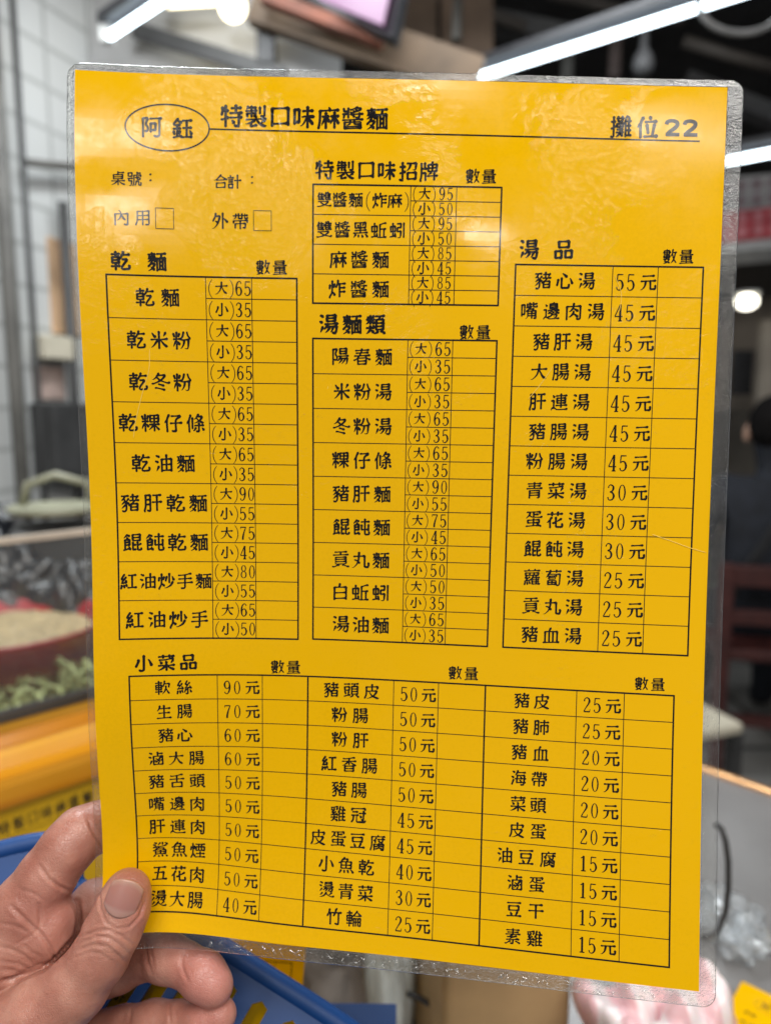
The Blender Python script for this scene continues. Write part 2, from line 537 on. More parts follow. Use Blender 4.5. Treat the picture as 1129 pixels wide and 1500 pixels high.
lathe('rim', [(0.058, 0.034), (0.066, 0.038), (0.066, 0.05), (0.0, 0.05)], M_WHITE, rlamp, 24)
tag(rlamp, 'round glowing ceiling lamp under the shop sign at the right', 'lamp')
mon = empty('monitor', W(1086, 546, 4.2))
box('panel', (0, 0, 0), (0.115, 0.03, 0.25), M_BLACK, mon, bevel=0.005)
box('bracket', (0, 0.05, 0.0), (0.03, 0.08, 0.05), M_DARK, mon)
tag(mon, 'black upright monitor on the shop wall below the round lamp', 'monitor')
tag(box('post', W(1122, 545, 4.1), (0.09, 0.05, 0.55), M_BEIGE), 'pale beige post right of the black monitor', 'post')

# the seated person, seen from behind, dark clothes
def skin_chain(name, verts, edges, radii, mat, parent=None, sub=2):
    me = bpy.data.meshes.new(name)
    me.from_pydata(verts, edges, [])
    o = bpy.data.objects.new(name, me)
    COL.objects.link(o)
    md = o.modifiers.new('skin', 'SKIN')
    for i, r_ in enumerate(radii):
        me.skin_vertices[0].data[i].radius = r_ if isinstance(r_, tuple) else (r_, r_)
    me.skin_vertices[0].data[0].use_root = True
    s = o.modifiers.new('sub', 'SUBSURF')
    s.levels = s.render_levels = sub
    dg = bpy.context.evaluated_depsgraph_get()
    m2 = bpy.data.meshes.new_from_object(o.evaluated_get(dg))
    o.modifiers.clear()
    o.data = m2
    m2.polygons.foreach_set('use_smooth', [True] * len(m2.polygons))
    m2.materials.clear()
    m2.materials.append(mat)
    if parent:
        o.parent = parent
    return o
pb = WZ(1140, 880, 0.44)
pb.y = max(pb.y, 2.4)
pb = Vector((W(1140, 700, 2.55).x, W(1140, 700, 2.55).y, 0))
M_NAVY = simple('dark_navy_cloth', (0.009, 0.011, 0.017), 0.85, var=.4, scale=25)
M_FACE = simple('person_skin', (0.42, 0.26, 0.19), 0.5)
M_HAIR = simple('black_hair', (0.007, 0.006, 0.006), 0.9, var=.4, scale=60, Specular_IOR_Level=.1)
pv = [(0, 0, .50), (0, .01, .70), (0, .03, .90), (0, .05, .99), (0, .06, 1.05), (0, .075, 1.15), (0, .09, 1.22),
      (.16, .05, .97), (.25, .08, .76), (.20, .30, .70), (.13, .42, .71), (-.16, .05, .97), (-.25, .08, .76), (-.20, .30, .70), (-.13, .42, .71),
      (.10, .06, .47), (.13, .42, .47), (.13, .45, .06), (.13, .55, .04), (-.10, .06, .47), (-.13, .42, .47), (-.13, .45, .06), (-.13, .55, .04)]
pe = [(0, 1), (1, 2), (2, 3), (3, 4), (4, 5), (5, 6), (2, 7), (7, 8), (8, 9), (9, 10), (2, 11), (11, 12), (12, 13), (13, 14), (0, 15), (15, 16), (16, 17), (17, 18), (0, 19), (19, 20), (20, 21), (21, 22)]
pr = [(.17, .13), (.165, .12), (.16, .11), (.07, .07), (.055, .055), (.085, .095), (.07, .08), .07, .05, .04, .03, .07, .05, .04, .03, .10, .075, .05, .04, .10, .075, .05, .04]
per = skin_chain('person', pv, pe, pr, M_NAVY)
per.location = pb
per.rotation_euler = (0, 0, R(-12))
def ball(name, c_, s_, mat, parent, dent=None):
    bm = bmesh.new()
    bmesh.ops.create_uvsphere(bm, u_segments=28, v_segments=20, radius=1.0, matrix=Matrix.Translation(c_) @ Matrix.Diagonal((*s_, 1)))
    for v in bm.verts:
        n = math.sin(v.co.x * 90) * math.sin(v.co.z * 80 + 1) * math.sin(v.co.y * 85)
        v.co += v.normal * 0.004 * n
    return bm_obj(name, bm, mat, parent, True)
ball('hair', (0, .062, 1.195), (.092, .100, .105), M_HAIR, per)
ball('ear', (.090, .085, 1.165), (.012, .022, .032), M_FACE, per)
ball('ear', (-.090, .085, 1.165), (.012, .022, .032), M_FACE, per)
box('bag_strap', (-.06, -.115, .80), (.035, .012, .5), M_BLACK, per, rot=Matrix.Rotation(R(28), 3, 'Y'), bevel=.004)
tag(per, 'person with black hair and dark navy clothes, seated with back turned', 'person')

# dark red wooden chair under the person
M_REDWOOD = simple('dark_red_wood', (0.055, 0.014, 0.012), 0.45, var=.3, scale=14)
ch = empty('chair', (pb.x, pb.y, 0), (0, 0, R(-12)))
box('seat', (0, .02, .43), (.42, .42, .04), M_REDWOOD, ch, bevel=.008)
for sx in (-1, 1):
    box('leg', (sx * .19, .20, .205), (.04, .04, .41), M_REDWOOD, ch, bevel=.005)
    box('leg', (sx * .19, -.18, .37), (.045, .045, .74), M_REDWOOD, ch, bevel=.005)
box('back_rail', (0, -.18, .70), (.34, .03, .07), M_REDWOOD, ch, bevel=.005)
box('back_rail', (0, -.18, .56), (.34, .03, .05), M_REDWOOD, ch, bevel=.005)
box('stretcher', (0, -.18, .2), (.34, .025, .035), M_REDWOOD, ch)
tag(ch, 'dark red wooden chair under the seated person', 'chair')
stp = WZ(1040, 1052, 0.46)
st = empty('stool', (stp.x - 0.10, stp.y + .05, 0), (0, 0, R(20)))
box('seat', (0, 0, .445), (.27, .27, .03), M_CREAM, st, bevel=.01)
for sx in (-1, 1):
    for sy in (-1, 1):
        box('leg', (sx * .12, sy * .12, .215), (.03, .03, .43), M_DARK, st)
tag(st, 'square stool with a cream top between the menu and the dark red chair', 'stool')

# --- stall counter on the left, running off to the right behind the menu
CZ = 0.906
q0 = WZ(0, 1062, CZ)                                        # back edge of the lacquered ledge
nE = EV
def cpt(s, e, z):
    """s metres along the counter, e metres toward the viewer from the glass"""
    p = q0 + DV * s + nE * e
    return Vector((p.x, p.y, z))
# depth of the ledge so that its front edge falls at the right height in the picture
q1 = WZ(0, 1142, CZ)
ED = (q1 - q0).dot(nE)
cnt = empty('food_counter', cpt(0, 0, 0))
c0 = cnt.location
def wood_mat():
    m, t, p = new_mat('yellow_lacquer')
    v = coords(t, (0.8, 38, 38))
    n = N(t, 'ShaderNodeTexNoise', i_Scale=1.0, i_Detail=5.0, i_Roughness=.6)
    t.links.new(v, n.inputs['Vector'])
    t.links.new(ramp(t, n.outputs['Fac'], [(.34, (.38, .12, .003)), (.5, (.56, .22, .006)), (.64, (.72, .34, .02))]), p.inputs['Base Color'])
    p.inputs['Roughness'].default_value = 0.22
    p.inputs['Coat Weight'].default_value = 0.25
    p.inputs['Coat Roughness'].default_value = 0.12
    return m
M_WOOD = wood_mat()
bm = bmesh.new()
# moulded profile across (e, z), swept along the counter
prof = [(-.02, -.03), (-.02, -.004), (-.006, -.004), (0.0, 0.0), (ED * .3, .004), (ED * .36, -.006), (ED * .55, -.006), (ED * .60, .006), (ED * .92, .004), (ED * .98, -.002), (ED, -.010), (ED, -.03)]
rows = []
for s in (-.9, .55):
    rows.append([bm.verts.new(Vector((s, -e, z))) for e, z in prof])
for k in range(len(prof)):
    bm.faces.new((rows[0][k], rows[0][(k + 1) % len(prof)], rows[1][(k + 1) % len(prof)], rows[1][k]))
bm.faces.new(rows[0]); bm.faces.new(rows[1][::-1])
ld = bm_obj('ledge', bm, M_WOOD, cnt)
ld.location = (0, 0, CZ)
ld.rotation_euler = (0, 0, AZ)
fp = box('front_panel', (DV * -.175 + nE * (ED - .03)) + Vector((0, 0, .43)), (1.45, .03, .85), simple('yellow_board', (0.52, 0.33, 0.02), 0.45, var=.1), cnt, rz=AZ)
dkk = box('deck', (DV * -.175 - nE * .30) + Vector((0, 0, .845)), (1.45, .585, .03), M_DARK, cnt, rz=AZ)
tag(cnt, 'food counter with a glossy yellow wooden ledge at the left behind the hand', 'counter')

gd = empty('glass_guard', cpt(0, -.012, CZ))
g0 = gd.location
M_GUARD = clear_film('clear_acrylic', rough=0.04, ior=1.3, bump=0.1, bscale=12, milk=0.08, milk_col=(.42, .44, .46))
topz = None
r_ = W(0, 793, 1.0) - cam.location
pl = (q0 - nE * .012)
s_ = (pl - cam.location).dot(nE) / r_.dot(nE)
topz = (cam.location + r_ * s_).z
GH = topz - CZ
box('pane', DV * -.175 + Vector((0, 0, GH / 2)), (1.45, .005, GH - .004), M_GUARD, gd, rz=AZ)
box('top_edge', DV * -.175 + Vector((0, 0, GH)), (1.45, .008, .007), simple('edge_strip', (0.55, 0.48, 0.40), 0.3), gd, rz=AZ)
box('bottom_channel', DV * -.175 + Vector((0, 0, .004)), (1.45, .014, .010), M_DARK, gd, rz=AZ)
tag(gd, 'clear acrylic guard standing on the yellow ledge in front of the food', 'guard')

# things behind the guard (they stand on the deck)
DZ = 0.861
bp = WZ(2, 990, DZ)
bp = cpt((bp - q0).dot(DV) - .005, -.235, DZ)
bw = empty('red_bowl', bp)
M_RBOWL = simple('red_plastic', (0.36, 0.007, 0.014), 0.35, var=.15)
lathe('body', [(.0, .0), (.075, .0), (.095, .012), (.128, .085), (.136, .094), (.134, .098), (.126, .094), (.118, .082), (.085, .012), (0, .010)], M_RBOWL, bw, 48)
bm = bmesh.new()
bmesh.ops.create_grid(bm, x_segments=50, y_segments=50, size=.117)
for v in list(bm.verts):
    if v.co.xy.length > .116:
        bm.verts.remove(v)
for v in bm.verts:
    v.co.z = .076 + .018 * (1 - (v.co.xy.length / .118) ** 2) + rng.uniform(-.0035, .0035)
bm_obj('bean_sprouts', bm, simple('pale_food', (0.38, 0.29, 0.15), 0.6, var=.3, scale=70, bump=.5, bscale=120), bw, True)
tag(bw, 'red plastic bowl heaped with pale shredded food behind the acrylic guard', 'bowl')

gv = empty('chopped_greens', cpt((WZ(80, 1045, DZ) - q0).dot(DV), -.07, DZ))
V_, F_ = [], []
for k in range(260):
    a = rng.uniform(0, math.pi)
    L = rng.uniform(.025, .06)
    p = Vector((rng.gauss(.0, .085), rng.gauss(-.0, .030), 0))
    z0 = rng.uniform(.002, .050) * max(.15, 1 - abs(p.x) / .2)
    el = rng.uniform(-.5, .9)
    dv = Vector((math.cos(a) * math.cos(el), math.sin(a) * math.cos(el), math.sin(el)))
    sd = dv.cross(Vector((rng.uniform(-.4, .4), rng.uniform(-.4, .4), 1))).normalized() * rng.uniform(.003, .006)
    up_ = sd.cross(dv).normalized() * .002
    p.z = z0
    k0 = len(V_)
    for t_ in (0, .5, 1):
        c_ = p + dv * (L * t_) + Vector((0, 0, .012 * t_ * (1 - t_) * 2))
        c_.z = max(c_.z, .002)
        V_ += [c_ - sd, c_ + up_, c_ + sd, c_ - up_ * .2 + Vector((0, 0, -.0008))]
    for i in (0, 4):
        for j in range(4):
            F_.append((k0 + i + j, k0 + i + (j + 1) % 4, k0 + i + 4 + (j + 1) % 4, k0 + i + 4 + j))
    F_.append((k0, k0 + 3, k0 + 2, k0 + 1)); F_.append((k0 + 8, k0 + 9, k0 + 10, k0 + 11))
bpy.data.objects.remove(gv)
gloc = cpt((WZ(80, 1045, DZ) - q0).dot(DV), -.07, DZ)
gv = mesh_obj('chopped_greens', V_, F_, simple('pale_green', (0.42, 0.48, 0.20), 0.45, var=.45, scale=40), smooth=True)
gv.location = gloc
gv.rotation_euler = (0, 0, AZ)
tag(gv, 'loose heap of chopped pale green vegetables in front of the red bowl', 'vegetables', kind='stuff')

def crumple(name, loc, size, mat, seed, amp=.25, rz=0, fine=1.0, base=True):
    """a crinkled plastic bag: a lump with sharp random folds"""
    r_ = random.Random(seed)
    bm = bmesh.new()
    bmesh.ops.create_icosphere(bm, subdivisions=6, radius=1.0)
    ks = [(Vector((r_.gauss(0, 1), r_.gauss(0, 1), r_.gauss(0, 1))).normalized() * r_.uniform(2.5, 9) * fine, r_.uniform(0, 6.28)) for _ in range(16)]
    for v in bm.verts:
        n = 0
        for kv, ph in ks:
            n += (abs(math.sin(kv.dot(v.co) + ph)) - .6) / (kv.length ** .8)
        q_ = v.co * (1 + amp * n)
        if base and q_.z < -.5:
            q_.z = -.5 + (q_.z + .5) * .08
        v.co = Vector((q_.x * size[0], q_.y * size[1], (q_.z + .55) * size[2]))
    o = bm_obj(name, bm, mat, None, True)
    o.location = loc
    o.rotation_euler = (0, 0, rz)
    return o
M_BAG = simple('black_bag_plastic', (0.008, 0.009, 0.012), 0.28, var=.4, Specular_IOR_Level=.8)
for i, (px, d, sz, zz, lab) in enumerate(((15, 1.20, (.12, .06, .098), DZ, 'crinkled black plastic bag at the left edge above the red bowl'),
                                       (122, 1.19, (.08, .06, .090), DZ, 'shiny black plastic bag beside the left edge of the menu'),
                                       (-15, 1.44, (.12, .09, .125), DZ, 'black plastic bag behind the green scale at the left edge'))):
    p = W(px, 850, d)
    tag(crumple('plastic_bag', (p.x, p.y, zz), sz, M_BAG, 20 + i, .34, fine=1.2), lab, 'bag')
# pale green kitchen scale between the bags
M_SCALE = simple('pale_green_enamel', (0.27, 0.27, 0.19), 0.35, var=.12, scale=16)
kp = W(85, 760, 1.30)
ks_ = empty('kitchen_scale', (kp.x, kp.y, DZ), (0, 0, R(20)))
pz = W(85, 748, 1.32).z - DZ
box('body', (0, 0, pz * .45), (.15, .13, pz * .9), M_DARK, ks_, bevel=.012)
lathe('pan', [(0, pz), (.075, pz), (.082, pz + .012), (.079, pz + .012), (.072, pz + .005), (0, pz + .005)], M_SCALE, ks_, 36)
tube('handle', [(-.055, 0, pz + .015), (-.045, 0, pz + .05), (0, 0, pz + .066), (.05, 0, pz + .05), (.058, 0, pz + .015)], .007, M_SCALE, ks_)
tag(ks_, 'pale green scale with a shallow pan among the black bags behind the guard', 'scale')
bkshelf = box('back_shelf', (DV * -.175 - nE * .62) + Vector((q0.x, q0.y, .45)), (1.45, .04, .86), M_DARK, None, rz=AZ)
tag(bkshelf, 'dark low back board of the food counter', 'board')

# --- steel table at the lower right
TZ = 0.75
te = WZ(1066, 1143, TZ)      # a point of its far edge
tcx = empty('steel_table', (te.x, te.y, 0))
M_TOP = simple('grey_table_top', (0.31, 0.30, 0.295), 0.24, metal=0.4, var=.12, scale=10, bump=.08, bscale=25)
# far edge runs along EV, the top reaches toward the viewer
tr = math.atan2(EV.y, EV.x)
back = -DV
box('table_top', EV * -.10 + back * .45 + Vector((0, 0, TZ - .015)), (1.6, .9, .03), M_TOP, tcx, rz=tr, bevel=.004)
box('edge_reflection', EV * -.10 + back * -.006 + Vector((0, 0, TZ - .006)), (1.6, .012, .022), simple('orange_reflection', (0.62, 0.34, 0.15), 0.25, metal=.6), tcx, rz=tr, bevel=.003)  # orange strip puts the reflection along the far edge into colour
for a_ in (-.82, .62):
    for b_ in (.05, .84):
        box('leg', EV * a_ + back * b_ + Vector((0, 0, .36)), (.035, .035, .72), M_DARK, tcx, rz=tr)
tag(tcx, 'grey steel table with an orange reflection painted along its far edge at the lower right', 'table')

# ---- brush strokes of the printed characters: stem width in thousandths, then strokes as [free ends, x, y, x, y ...] in hundredths
GLYPHS = {
'特': [71,[3,50,34,58,23],[3,89,60,43,60],[3,78,60,77,12,74,10,65,10,61,13],[3,44,43,88,43],[3,85,79,48,79],[3,26,89,26,10],[3,66,89,66,60],[3,14,70,35,70],[3,9,38,12,37,36,44],[3,10,55,14,70,13,83]],
'製': [60,[1,18,89,17,84],[2,50,49,41,52],[3,67,22,80,31,84,31],[3,65,60,65,84],[1,52,16,30,12],[0,49,46,50,49],[3,69,50,71,49,80,49,83,51,83,88],[1,30,26,30,12],[1,13,79,17,84],[1,49,83,17,84],[3,52,72,10,72],[3,32,89,32,49],[3,11,39,88,39],[1,15,50,15,62],[0,15,62,49,62],[2,49,62,50,45,58,28,74,15,86,11,92,13],[3,44,38,43,33,32,28,30,26,23,25,14,22,8,23]],
'口': [78,[3,18,24,81,24],[1,81,17,81,82],[0,81,82,18,83],[2,18,83,18,16]],
'味': [71,[3,43,74,82,74],[1,11,26,11,81],[0,11,81,29,80],[0,29,80,29,33],[2,29,33,11,33],[3,62,10,62,89],[3,40,51,59,51,85,19],[3,86,51,65,51,56,42,47,27,38,18,33,18]],
'麻': [68,[1,89,22,89,25,78,47,74,48,73,51],[0,73,51,71,55],[2,71,55,59,55],[3,72,47,67,45,56,25],[3,49,90,52,88,54,78],[1,51,36,51,38,45,46,39,48],[0,73,51,75,55],[2,75,55,88,55],[1,23,21,23,24,34,44,38,47],[3,50,55,25,55],[1,10,11,15,38,16,78],[2,16,78,88,78],[3,39,10,39,69],[3,73,10,73,69]],
'醬': [51,[3,82,18,17,18],[1,14,88,15,77],[2,15,77,32,77],[3,50,79,54,76,54,74],[1,55,56,49,60],[2,49,60,49,65],[1,63,88,64,91],[2,64,91,68,91],[3,58,82,62,81,66,77],[3,16,67,15,57,13,53],[3,40,65,89,65],[3,32,52,32,89],[3,89,44,10,44],[3,32,67,10,67],[1,76,69,75,52],[2,75,52,64,51,62,53],[0,17,11,18,35],[0,18,35,81,35,82,34,82,11],[0,82,11,17,11],[1,40,73,45,71,65,75,78,81,81,86],[1,56,44,56,32,58,27],[2,58,27,82,26],[1,40,83,43,82,61,88,81,86],[3,40,44,39,30,35,27,28,24,23,26]],
'麵': [58,[3,64,31,76,31],[2,38,69,39,75],[2,38,69,35,66,28,66],[2,38,69,44,64],[1,21,63,21,67,17,69],[2,17,69,18,76],[2,17,69,11,62],[1,9,50,11,50,16,53,24,60,28,61],[3,71,84,69,65],[3,64,48,76,48],[1,43,52,34,59,28,61],[3,88,14,51,14],[3,42,83,11,83],[3,76,65,76,14],[3,37,15,22,28],[3,89,84,50,84],[3,63,65,63,14],[1,88,9,87,65],[0,87,65,51,64],[2,51,64,51,9],[1,23,42,39,41],[2,39,41,39,36,26,19,11,10],[3,11,30,23,42,24,47,28,51,28,89]],
'阿': [68,[1,20,35,23,33,27,34,31,39,30,51,23,63,30,86],[0,30,86,28,87,11,87],[2,11,87,11,11],[3,58,14,62,11,72,11,76,12,79,14,79,85],[3,40,85,87,85],[1,43,30,43,65],[0,43,65,63,64],[0,63,64,63,38],[2,63,38,43,37]],
'鈺': [71,[3,17,25,13,37],[3,37,25,40,37],[3,28,83,44,72],[3,88,24,81,38,79,38],[3,87,50,52,50],[3,41,48,12,48],[3,28,16,28,63],[3,68,12,68,80],[3,88,80,50,80],[1,39,63,18,63,13,68],[1,12,12,40,17,44,16,47,12],[2,47,12,89,12],[1,32,89,13,68]],
'攤': [56,[3,20,49,27,50,29,53],[1,28,11,31,10,35,12,44,22],[3,20,45,10,43],[2,44,22,55,14],[3,90,14,68,14],[3,34,38,57,38],[3,81,70,81,14],[3,89,70,67,70],[3,68,34,88,34],[3,88,52,68,52],[3,26,70,10,70],[3,60,82,32,82],[3,31,27,58,27],[1,46,70,46,33,44,22],[3,20,89,20,12,19,10,14,9,9,12],[1,38,89,38,71],[0,38,71,45,70,55,71],[2,55,71,55,89],[3,68,9,68,64,66,65,68,75,72,89,74,90,79,88,83,78],[1,66,65,62,62,57,61,34,61],[0,34,61,34,48],[0,34,48,57,48],[2,57,48,57,61]],
'位': [81,[3,22,63,16,60,11,51],[3,70,13,78,59],[3,41,71,85,71],[3,63,81,60,89],[3,48,59,53,26],[3,89,13,37,13],[3,23,10,22,64,32,88]],
'招': [72,[3,42,54,46,53,55,63,59,73,61,84],[0,86,14,86,42],[0,86,42,48,42],[0,48,42,48,14],[0,86,14,48,14],[3,35,70,12,70],[3,24,89,24,14,23,11,19,10,15,10,11,13],[3,12,41,36,48],[1,71,55,80,54,84,56,87,84],[2,87,84,45,85]],
'牌': [63,[1,68,91,64,89,63,81],[3,31,63,31,89],[1,34,10,34,43],[2,34,43,15,44],[3,61,50,60,45,58,42,49,36,46,37],[3,43,29,89,29],[3,75,42,75,10],[3,39,63,15,63],[3,47,65,87,65],[3,12,7,10,11,14,24,15,41,15,87],[3,67,80,65,50],[0,63,81,87,80],[0,87,80,86,50],[0,86,50,47,50],[0,47,50,47,80],[0,47,80,63,81]],
'桌': [62,[3,43,33,41,29,31,21,16,13,10,12],[3,92,14,85,12,70,19,60,26,56,33],[3,84,83,49,83],[3,21,58,77,58],[3,49,46,49,10],[1,49,88,49,71],[3,11,34,88,34],[0,49,71,22,71],[0,22,71,22,46],[0,22,46,77,47],[0,77,47,77,70],[0,77,70,49,71]],
'號': [64,[3,85,83,66,83],[1,17,53,15,38],[0,15,38,33,38],[2,33,38,33,32,29,13,26,10,18,10,15,13],[1,52,12,57,19,61,36],[0,61,36,74,35],[0,74,35,76,12],[0,76,12,84,11,89,14],[2,89,14,88,25],[0,13,86,35,86],[0,35,86,35,66],[0,35,66,13,66],[0,13,66,13,86],[3,55,56,78,59],[3,37,53,9,53],[3,66,71,66,89],[1,85,51,84,47],[0,84,47,82,46,66,47],[2,66,47,65,64],[1,40,9,46,30,47,71],[0,47,71,88,71],[2,88,71,87,61]],
'合': [70,[0,24,15,75,15],[0,24,15,25,41],[0,25,41,75,41],[0,75,41,75,15],[1,26,63,28,58],[2,28,58,69,58,75,64],[2,50,83,51,88],[1,91,59,86,58,79,62,63,72,50,83],[2,50,83,47,82,26,63,13,57,8,58]],
'計': [75,[3,11,73,44,73],[0,16,15,39,15],[0,39,15,39,36],[0,39,36,16,36],[0,16,36,16,15],[3,39,61,15,61],[3,24,89,27,82],[3,39,49,15,49],[3,50,56,88,56],[3,68,10,68,87]],
'內': [74,[3,26,34,39,44,49,64,49,67],[3,72,35,60,45,50,64,46,77,37,87],[1,16,11,16,69],[0,16,69,48,69,49,67,83,69],[0,83,69,82,12],[2,82,12,69,11,64,14]],
'用': [68,[3,53,86,53,14],[3,24,64,86,64],[3,24,42,86,42],[1,15,15,20,25,24,42,25,86],[0,25,86,86,86],[2,86,86,86,18,84,15,81,14,69,15]],
'外': [78,[3,37,42,23,51],[3,63,60,71,59,87,43],[3,63,88,63,10],[1,7,13,15,13,28,25,35,35,43,54,47,74],[2,47,74,24,75],[3,26,89,24,75,12,51]],
'帶': [67,[1,86,42,86,53],[0,86,53,13,53],[2,13,53,13,42],[3,49,53,49,11],[1,63,16,75,16],[0,75,16,76,38],[0,76,38,22,38],[2,22,38,22,16],[3,11,79,87,79],[1,58,88,58,64],[0,58,64,40,64],[2,40,64,40,89],[3,73,88,73,64,75,63,86,63,88,65,86,72],[3,26,88,26,79,23,68,15,62,11,62]],
'乾': [67,[1,87,26,89,19,86,12],[0,86,12,63,11,58,12,55,14,57,24,75,48,77,54],[3,13,53,43,53],[3,88,75,59,75],[2,77,54,57,55],[3,28,40,28,10],[3,10,79,45,79],[3,46,26,9,26],[3,28,89,28,66],[0,42,66,14,66],[0,14,66,13,41],[0,13,41,43,40],[0,43,40,43,63],[1,62,88,59,75],[0,59,75,57,75,51,63],[0,51,63,43,63]],
'數': [56,[1,82,72,78,48,76,39,73,38],[0,73,29,76,28,82,18,87,12],[0,73,29,73,38],[2,73,29,70,27,65,19,56,9],[0,30,18,36,18],[0,30,18,29,20,21,23,20,25],[2,30,18,26,14,11,10],[2,36,18,44,13,47,14],[1,15,23,20,25],[0,63,60,66,58,70,40,73,38],[2,63,60,60,59,58,51],[1,22,33,20,25],[3,28,39,32,41],[0,29,44,14,44],[0,14,44,14,54],[0,14,54,49,53],[0,49,53,48,44],[0,48,44,29,44],[0,47,74,46,63],[0,46,63,16,64],[0,16,64,16,84],[0,16,84,46,84],[0,46,84,47,74],[3,9,74,53,74],[3,88,72,65,72],[1,67,89,63,60],[1,27,34,28,44],[0,28,44,31,45],[2,31,45,31,90],[1,12,34,45,34],[0,45,34,43,27,36,18]],
'量': [53,[2,22,78,76,78],[3,88,60,10,60],[3,21,42,79,42],[3,82,22,18,22],[0,22,78,22,86,24,88,76,87],[0,76,87,75,69],[0,75,69,23,69],[0,23,69,22,78],[1,49,12,49,50],[0,49,50,78,51],[0,78,51,79,33],[0,79,33,21,32],[0,21,32,22,51],[0,22,51,49,50],[3,89,12,10,12]],
'雙': [58,[3,11,67,13,72,18,74],[0,57,19,47,19],[2,57,19,59,17,79,12,85,11,91,14],[2,47,19,46,22,31,32,29,37],[2,47,19,45,16,29,12,15,10,10,12],[3,86,69,58,69],[3,86,59,58,59],[1,18,69,51,69,53,72,57,74],[3,45,59,18,59],[3,20,80,47,79],[3,60,80,88,79],[0,57,19,60,23,73,32,74,38],[2,74,38,16,38],[1,62,89,57,74],[0,57,74,59,49],[2,59,49,89,49],[3,70,90,74,88,76,82,75,79,75,49],[1,32,90,34,88,37,80],[2,37,80,35,79,35,49],[1,22,89,18,76,18,50],[2,18,50,48,49]],
'炸': [72,[3,61,34,88,34],[3,32,58,36,74],[3,23,35,28,33,36,20],[3,87,54,61,54],[3,12,70,10,52],[3,61,74,61,10],[3,89,74,51,74],[3,24,89,23,38,19,25,11,12,11,7],[3,53,91,51,74,43,58]],
'黑': [68,[3,37,70,33,79],[3,38,22,39,13],[1,55,23,58,22,61,12],[3,65,80,60,69],[3,74,24,78,24,87,12],[3,24,25,20,23,16,15,11,11],[3,80,48,19,48],[0,49,61,77,61],[0,77,61,77,88],[0,77,88,20,88],[0,20,88,21,61],[0,21,61,49,61],[3,87,34,11,34],[3,49,34,49,88]],
'蚯': [64,[3,78,55,78,11],[2,41,19,39,31],[1,56,11,56,79],[2,56,79,81,86,88,85],[3,26,18,26,87],[0,12,43,40,43],[0,40,43,40,71],[0,40,71,12,71],[0,12,71,12,43],[3,87,55,56,55],[2,41,19,10,15],[2,41,19,43,15,49,11,89,11]],
'蚓': [65,[1,52,13,57,10,65,11,69,17,71,44],[0,71,44,51,44],[0,51,44,51,48,52,64],[0,52,64,71,65],[0,71,65,71,85],[2,71,85,51,85],[3,87,11,87,87],[0,15,44,15,72],[0,15,72,39,72],[0,39,72,40,45],[0,40,45,15,44],[3,27,88,27,20],[3,41,21,12,17],[3,43,15,38,33]],
'米': [77,[3,17,84,28,67,32,66],[3,70,65,80,83],[3,54,51,74,26,87,17,90,17],[3,48,51,42,48,24,25,12,16],[1,49,88,49,52,47,50],[2,47,50,49,49,49,10],[3,12,53,44,53,48,51,87,53]],
'粉': [69,[3,10,83,14,68],[1,58,88,53,69,45,57],[1,37,32,37,35,31,43,24,46],[3,42,12,47,14,55,26,59,38,60,51],[1,74,87,79,70,88,58],[2,81,52,78,15,72,10,66,10,62,13],[0,81,52,88,58],[3,38,82,33,68],[1,9,22,19,44,24,46],[2,45,57,10,57],[0,45,57,49,52,81,52],[3,25,10,25,44,23,47,25,89]],
'冬': [70,[3,24,21,30,22,67,11],[1,10,43,14,42,27,46,42,52,47,57],[3,64,31,40,39],[0,52,57,69,74,70,80],[2,70,80,38,81],[0,52,57,47,57],[2,52,57,53,54,78,44,85,43,92,45],[1,31,73,47,57],[3,41,90,38,81,33,79,31,73,16,62,12,62]],
'粿': [66,[2,24,45,32,41,36,36,37,32],[3,15,67,10,83],[3,38,83,33,67],[1,9,21,9,26,18,43,24,45],[1,44,41,60,41,63,39],[3,67,39,84,19,88,16,92,16],[2,63,39,54,28,40,16],[1,47,69,86,69],[0,86,69,85,53],[0,85,53,47,54],[0,47,54,47,84],[0,47,84,85,84],[0,85,84,86,69],[3,24,10,24,89],[3,10,57,37,57],[3,66,10,66,84],[1,88,41,70,41,68,39,63,39]],
'仔': [74,[2,82,82,41,83],[3,20,62,15,60,10,53],[3,89,49,36,49],[0,82,82,80,77,62,62,62,12],[2,62,12,49,10,44,13],[3,21,10,20,64,30,89]],
'條': [68,[3,39,15,42,15,45,19,51,28],[3,35,26,35,76],[3,80,28,88,17],[3,19,62,14,60,10,53,10,49],[1,54,13,57,10,65,12],[2,65,12,66,49],[3,46,39,87,39],[3,90,52,85,51,71,58,64,63,54,76],[1,59,82,80,81],[2,80,81,80,76,69,62,52,53,43,51],[3,26,90,27,87,19,64,20,10],[3,42,70,46,70,54,76,55,80,59,82,61,89,65,91]],
'油': [72,[3,24,56,13,61],[3,30,81,17,87],[3,17,13,28,35],[3,42,43,87,43],[3,87,15,42,15],[3,64,89,64,15],[1,87,10,87,69],[0,87,69,42,69],[2,42,69,42,10]],
'豬': [66,[0,27,56,32,55],[0,27,56,26,63,21,69],[2,27,56,12,44],[3,43,45,34,56],[3,32,40,28,39,11,24],[3,53,28,84,28],[2,21,69,26,83],[2,21,69,11,63],[0,84,13,53,13],[0,53,39,53,43],[0,53,43,60,44],[2,53,39,44,37],[2,60,44,62,49,67,54,69,59],[0,53,39,53,13],[0,84,13,84,43],[0,84,43,60,44],[3,81,74,77,78,52,78],[3,63,89,63,60],[2,30,55,33,34,32,18,27,10,18,9,15,12],[3,86,81,77,67,76,60],[3,11,83,42,83],[3,89,60,49,60],[1,43,69,32,55]],
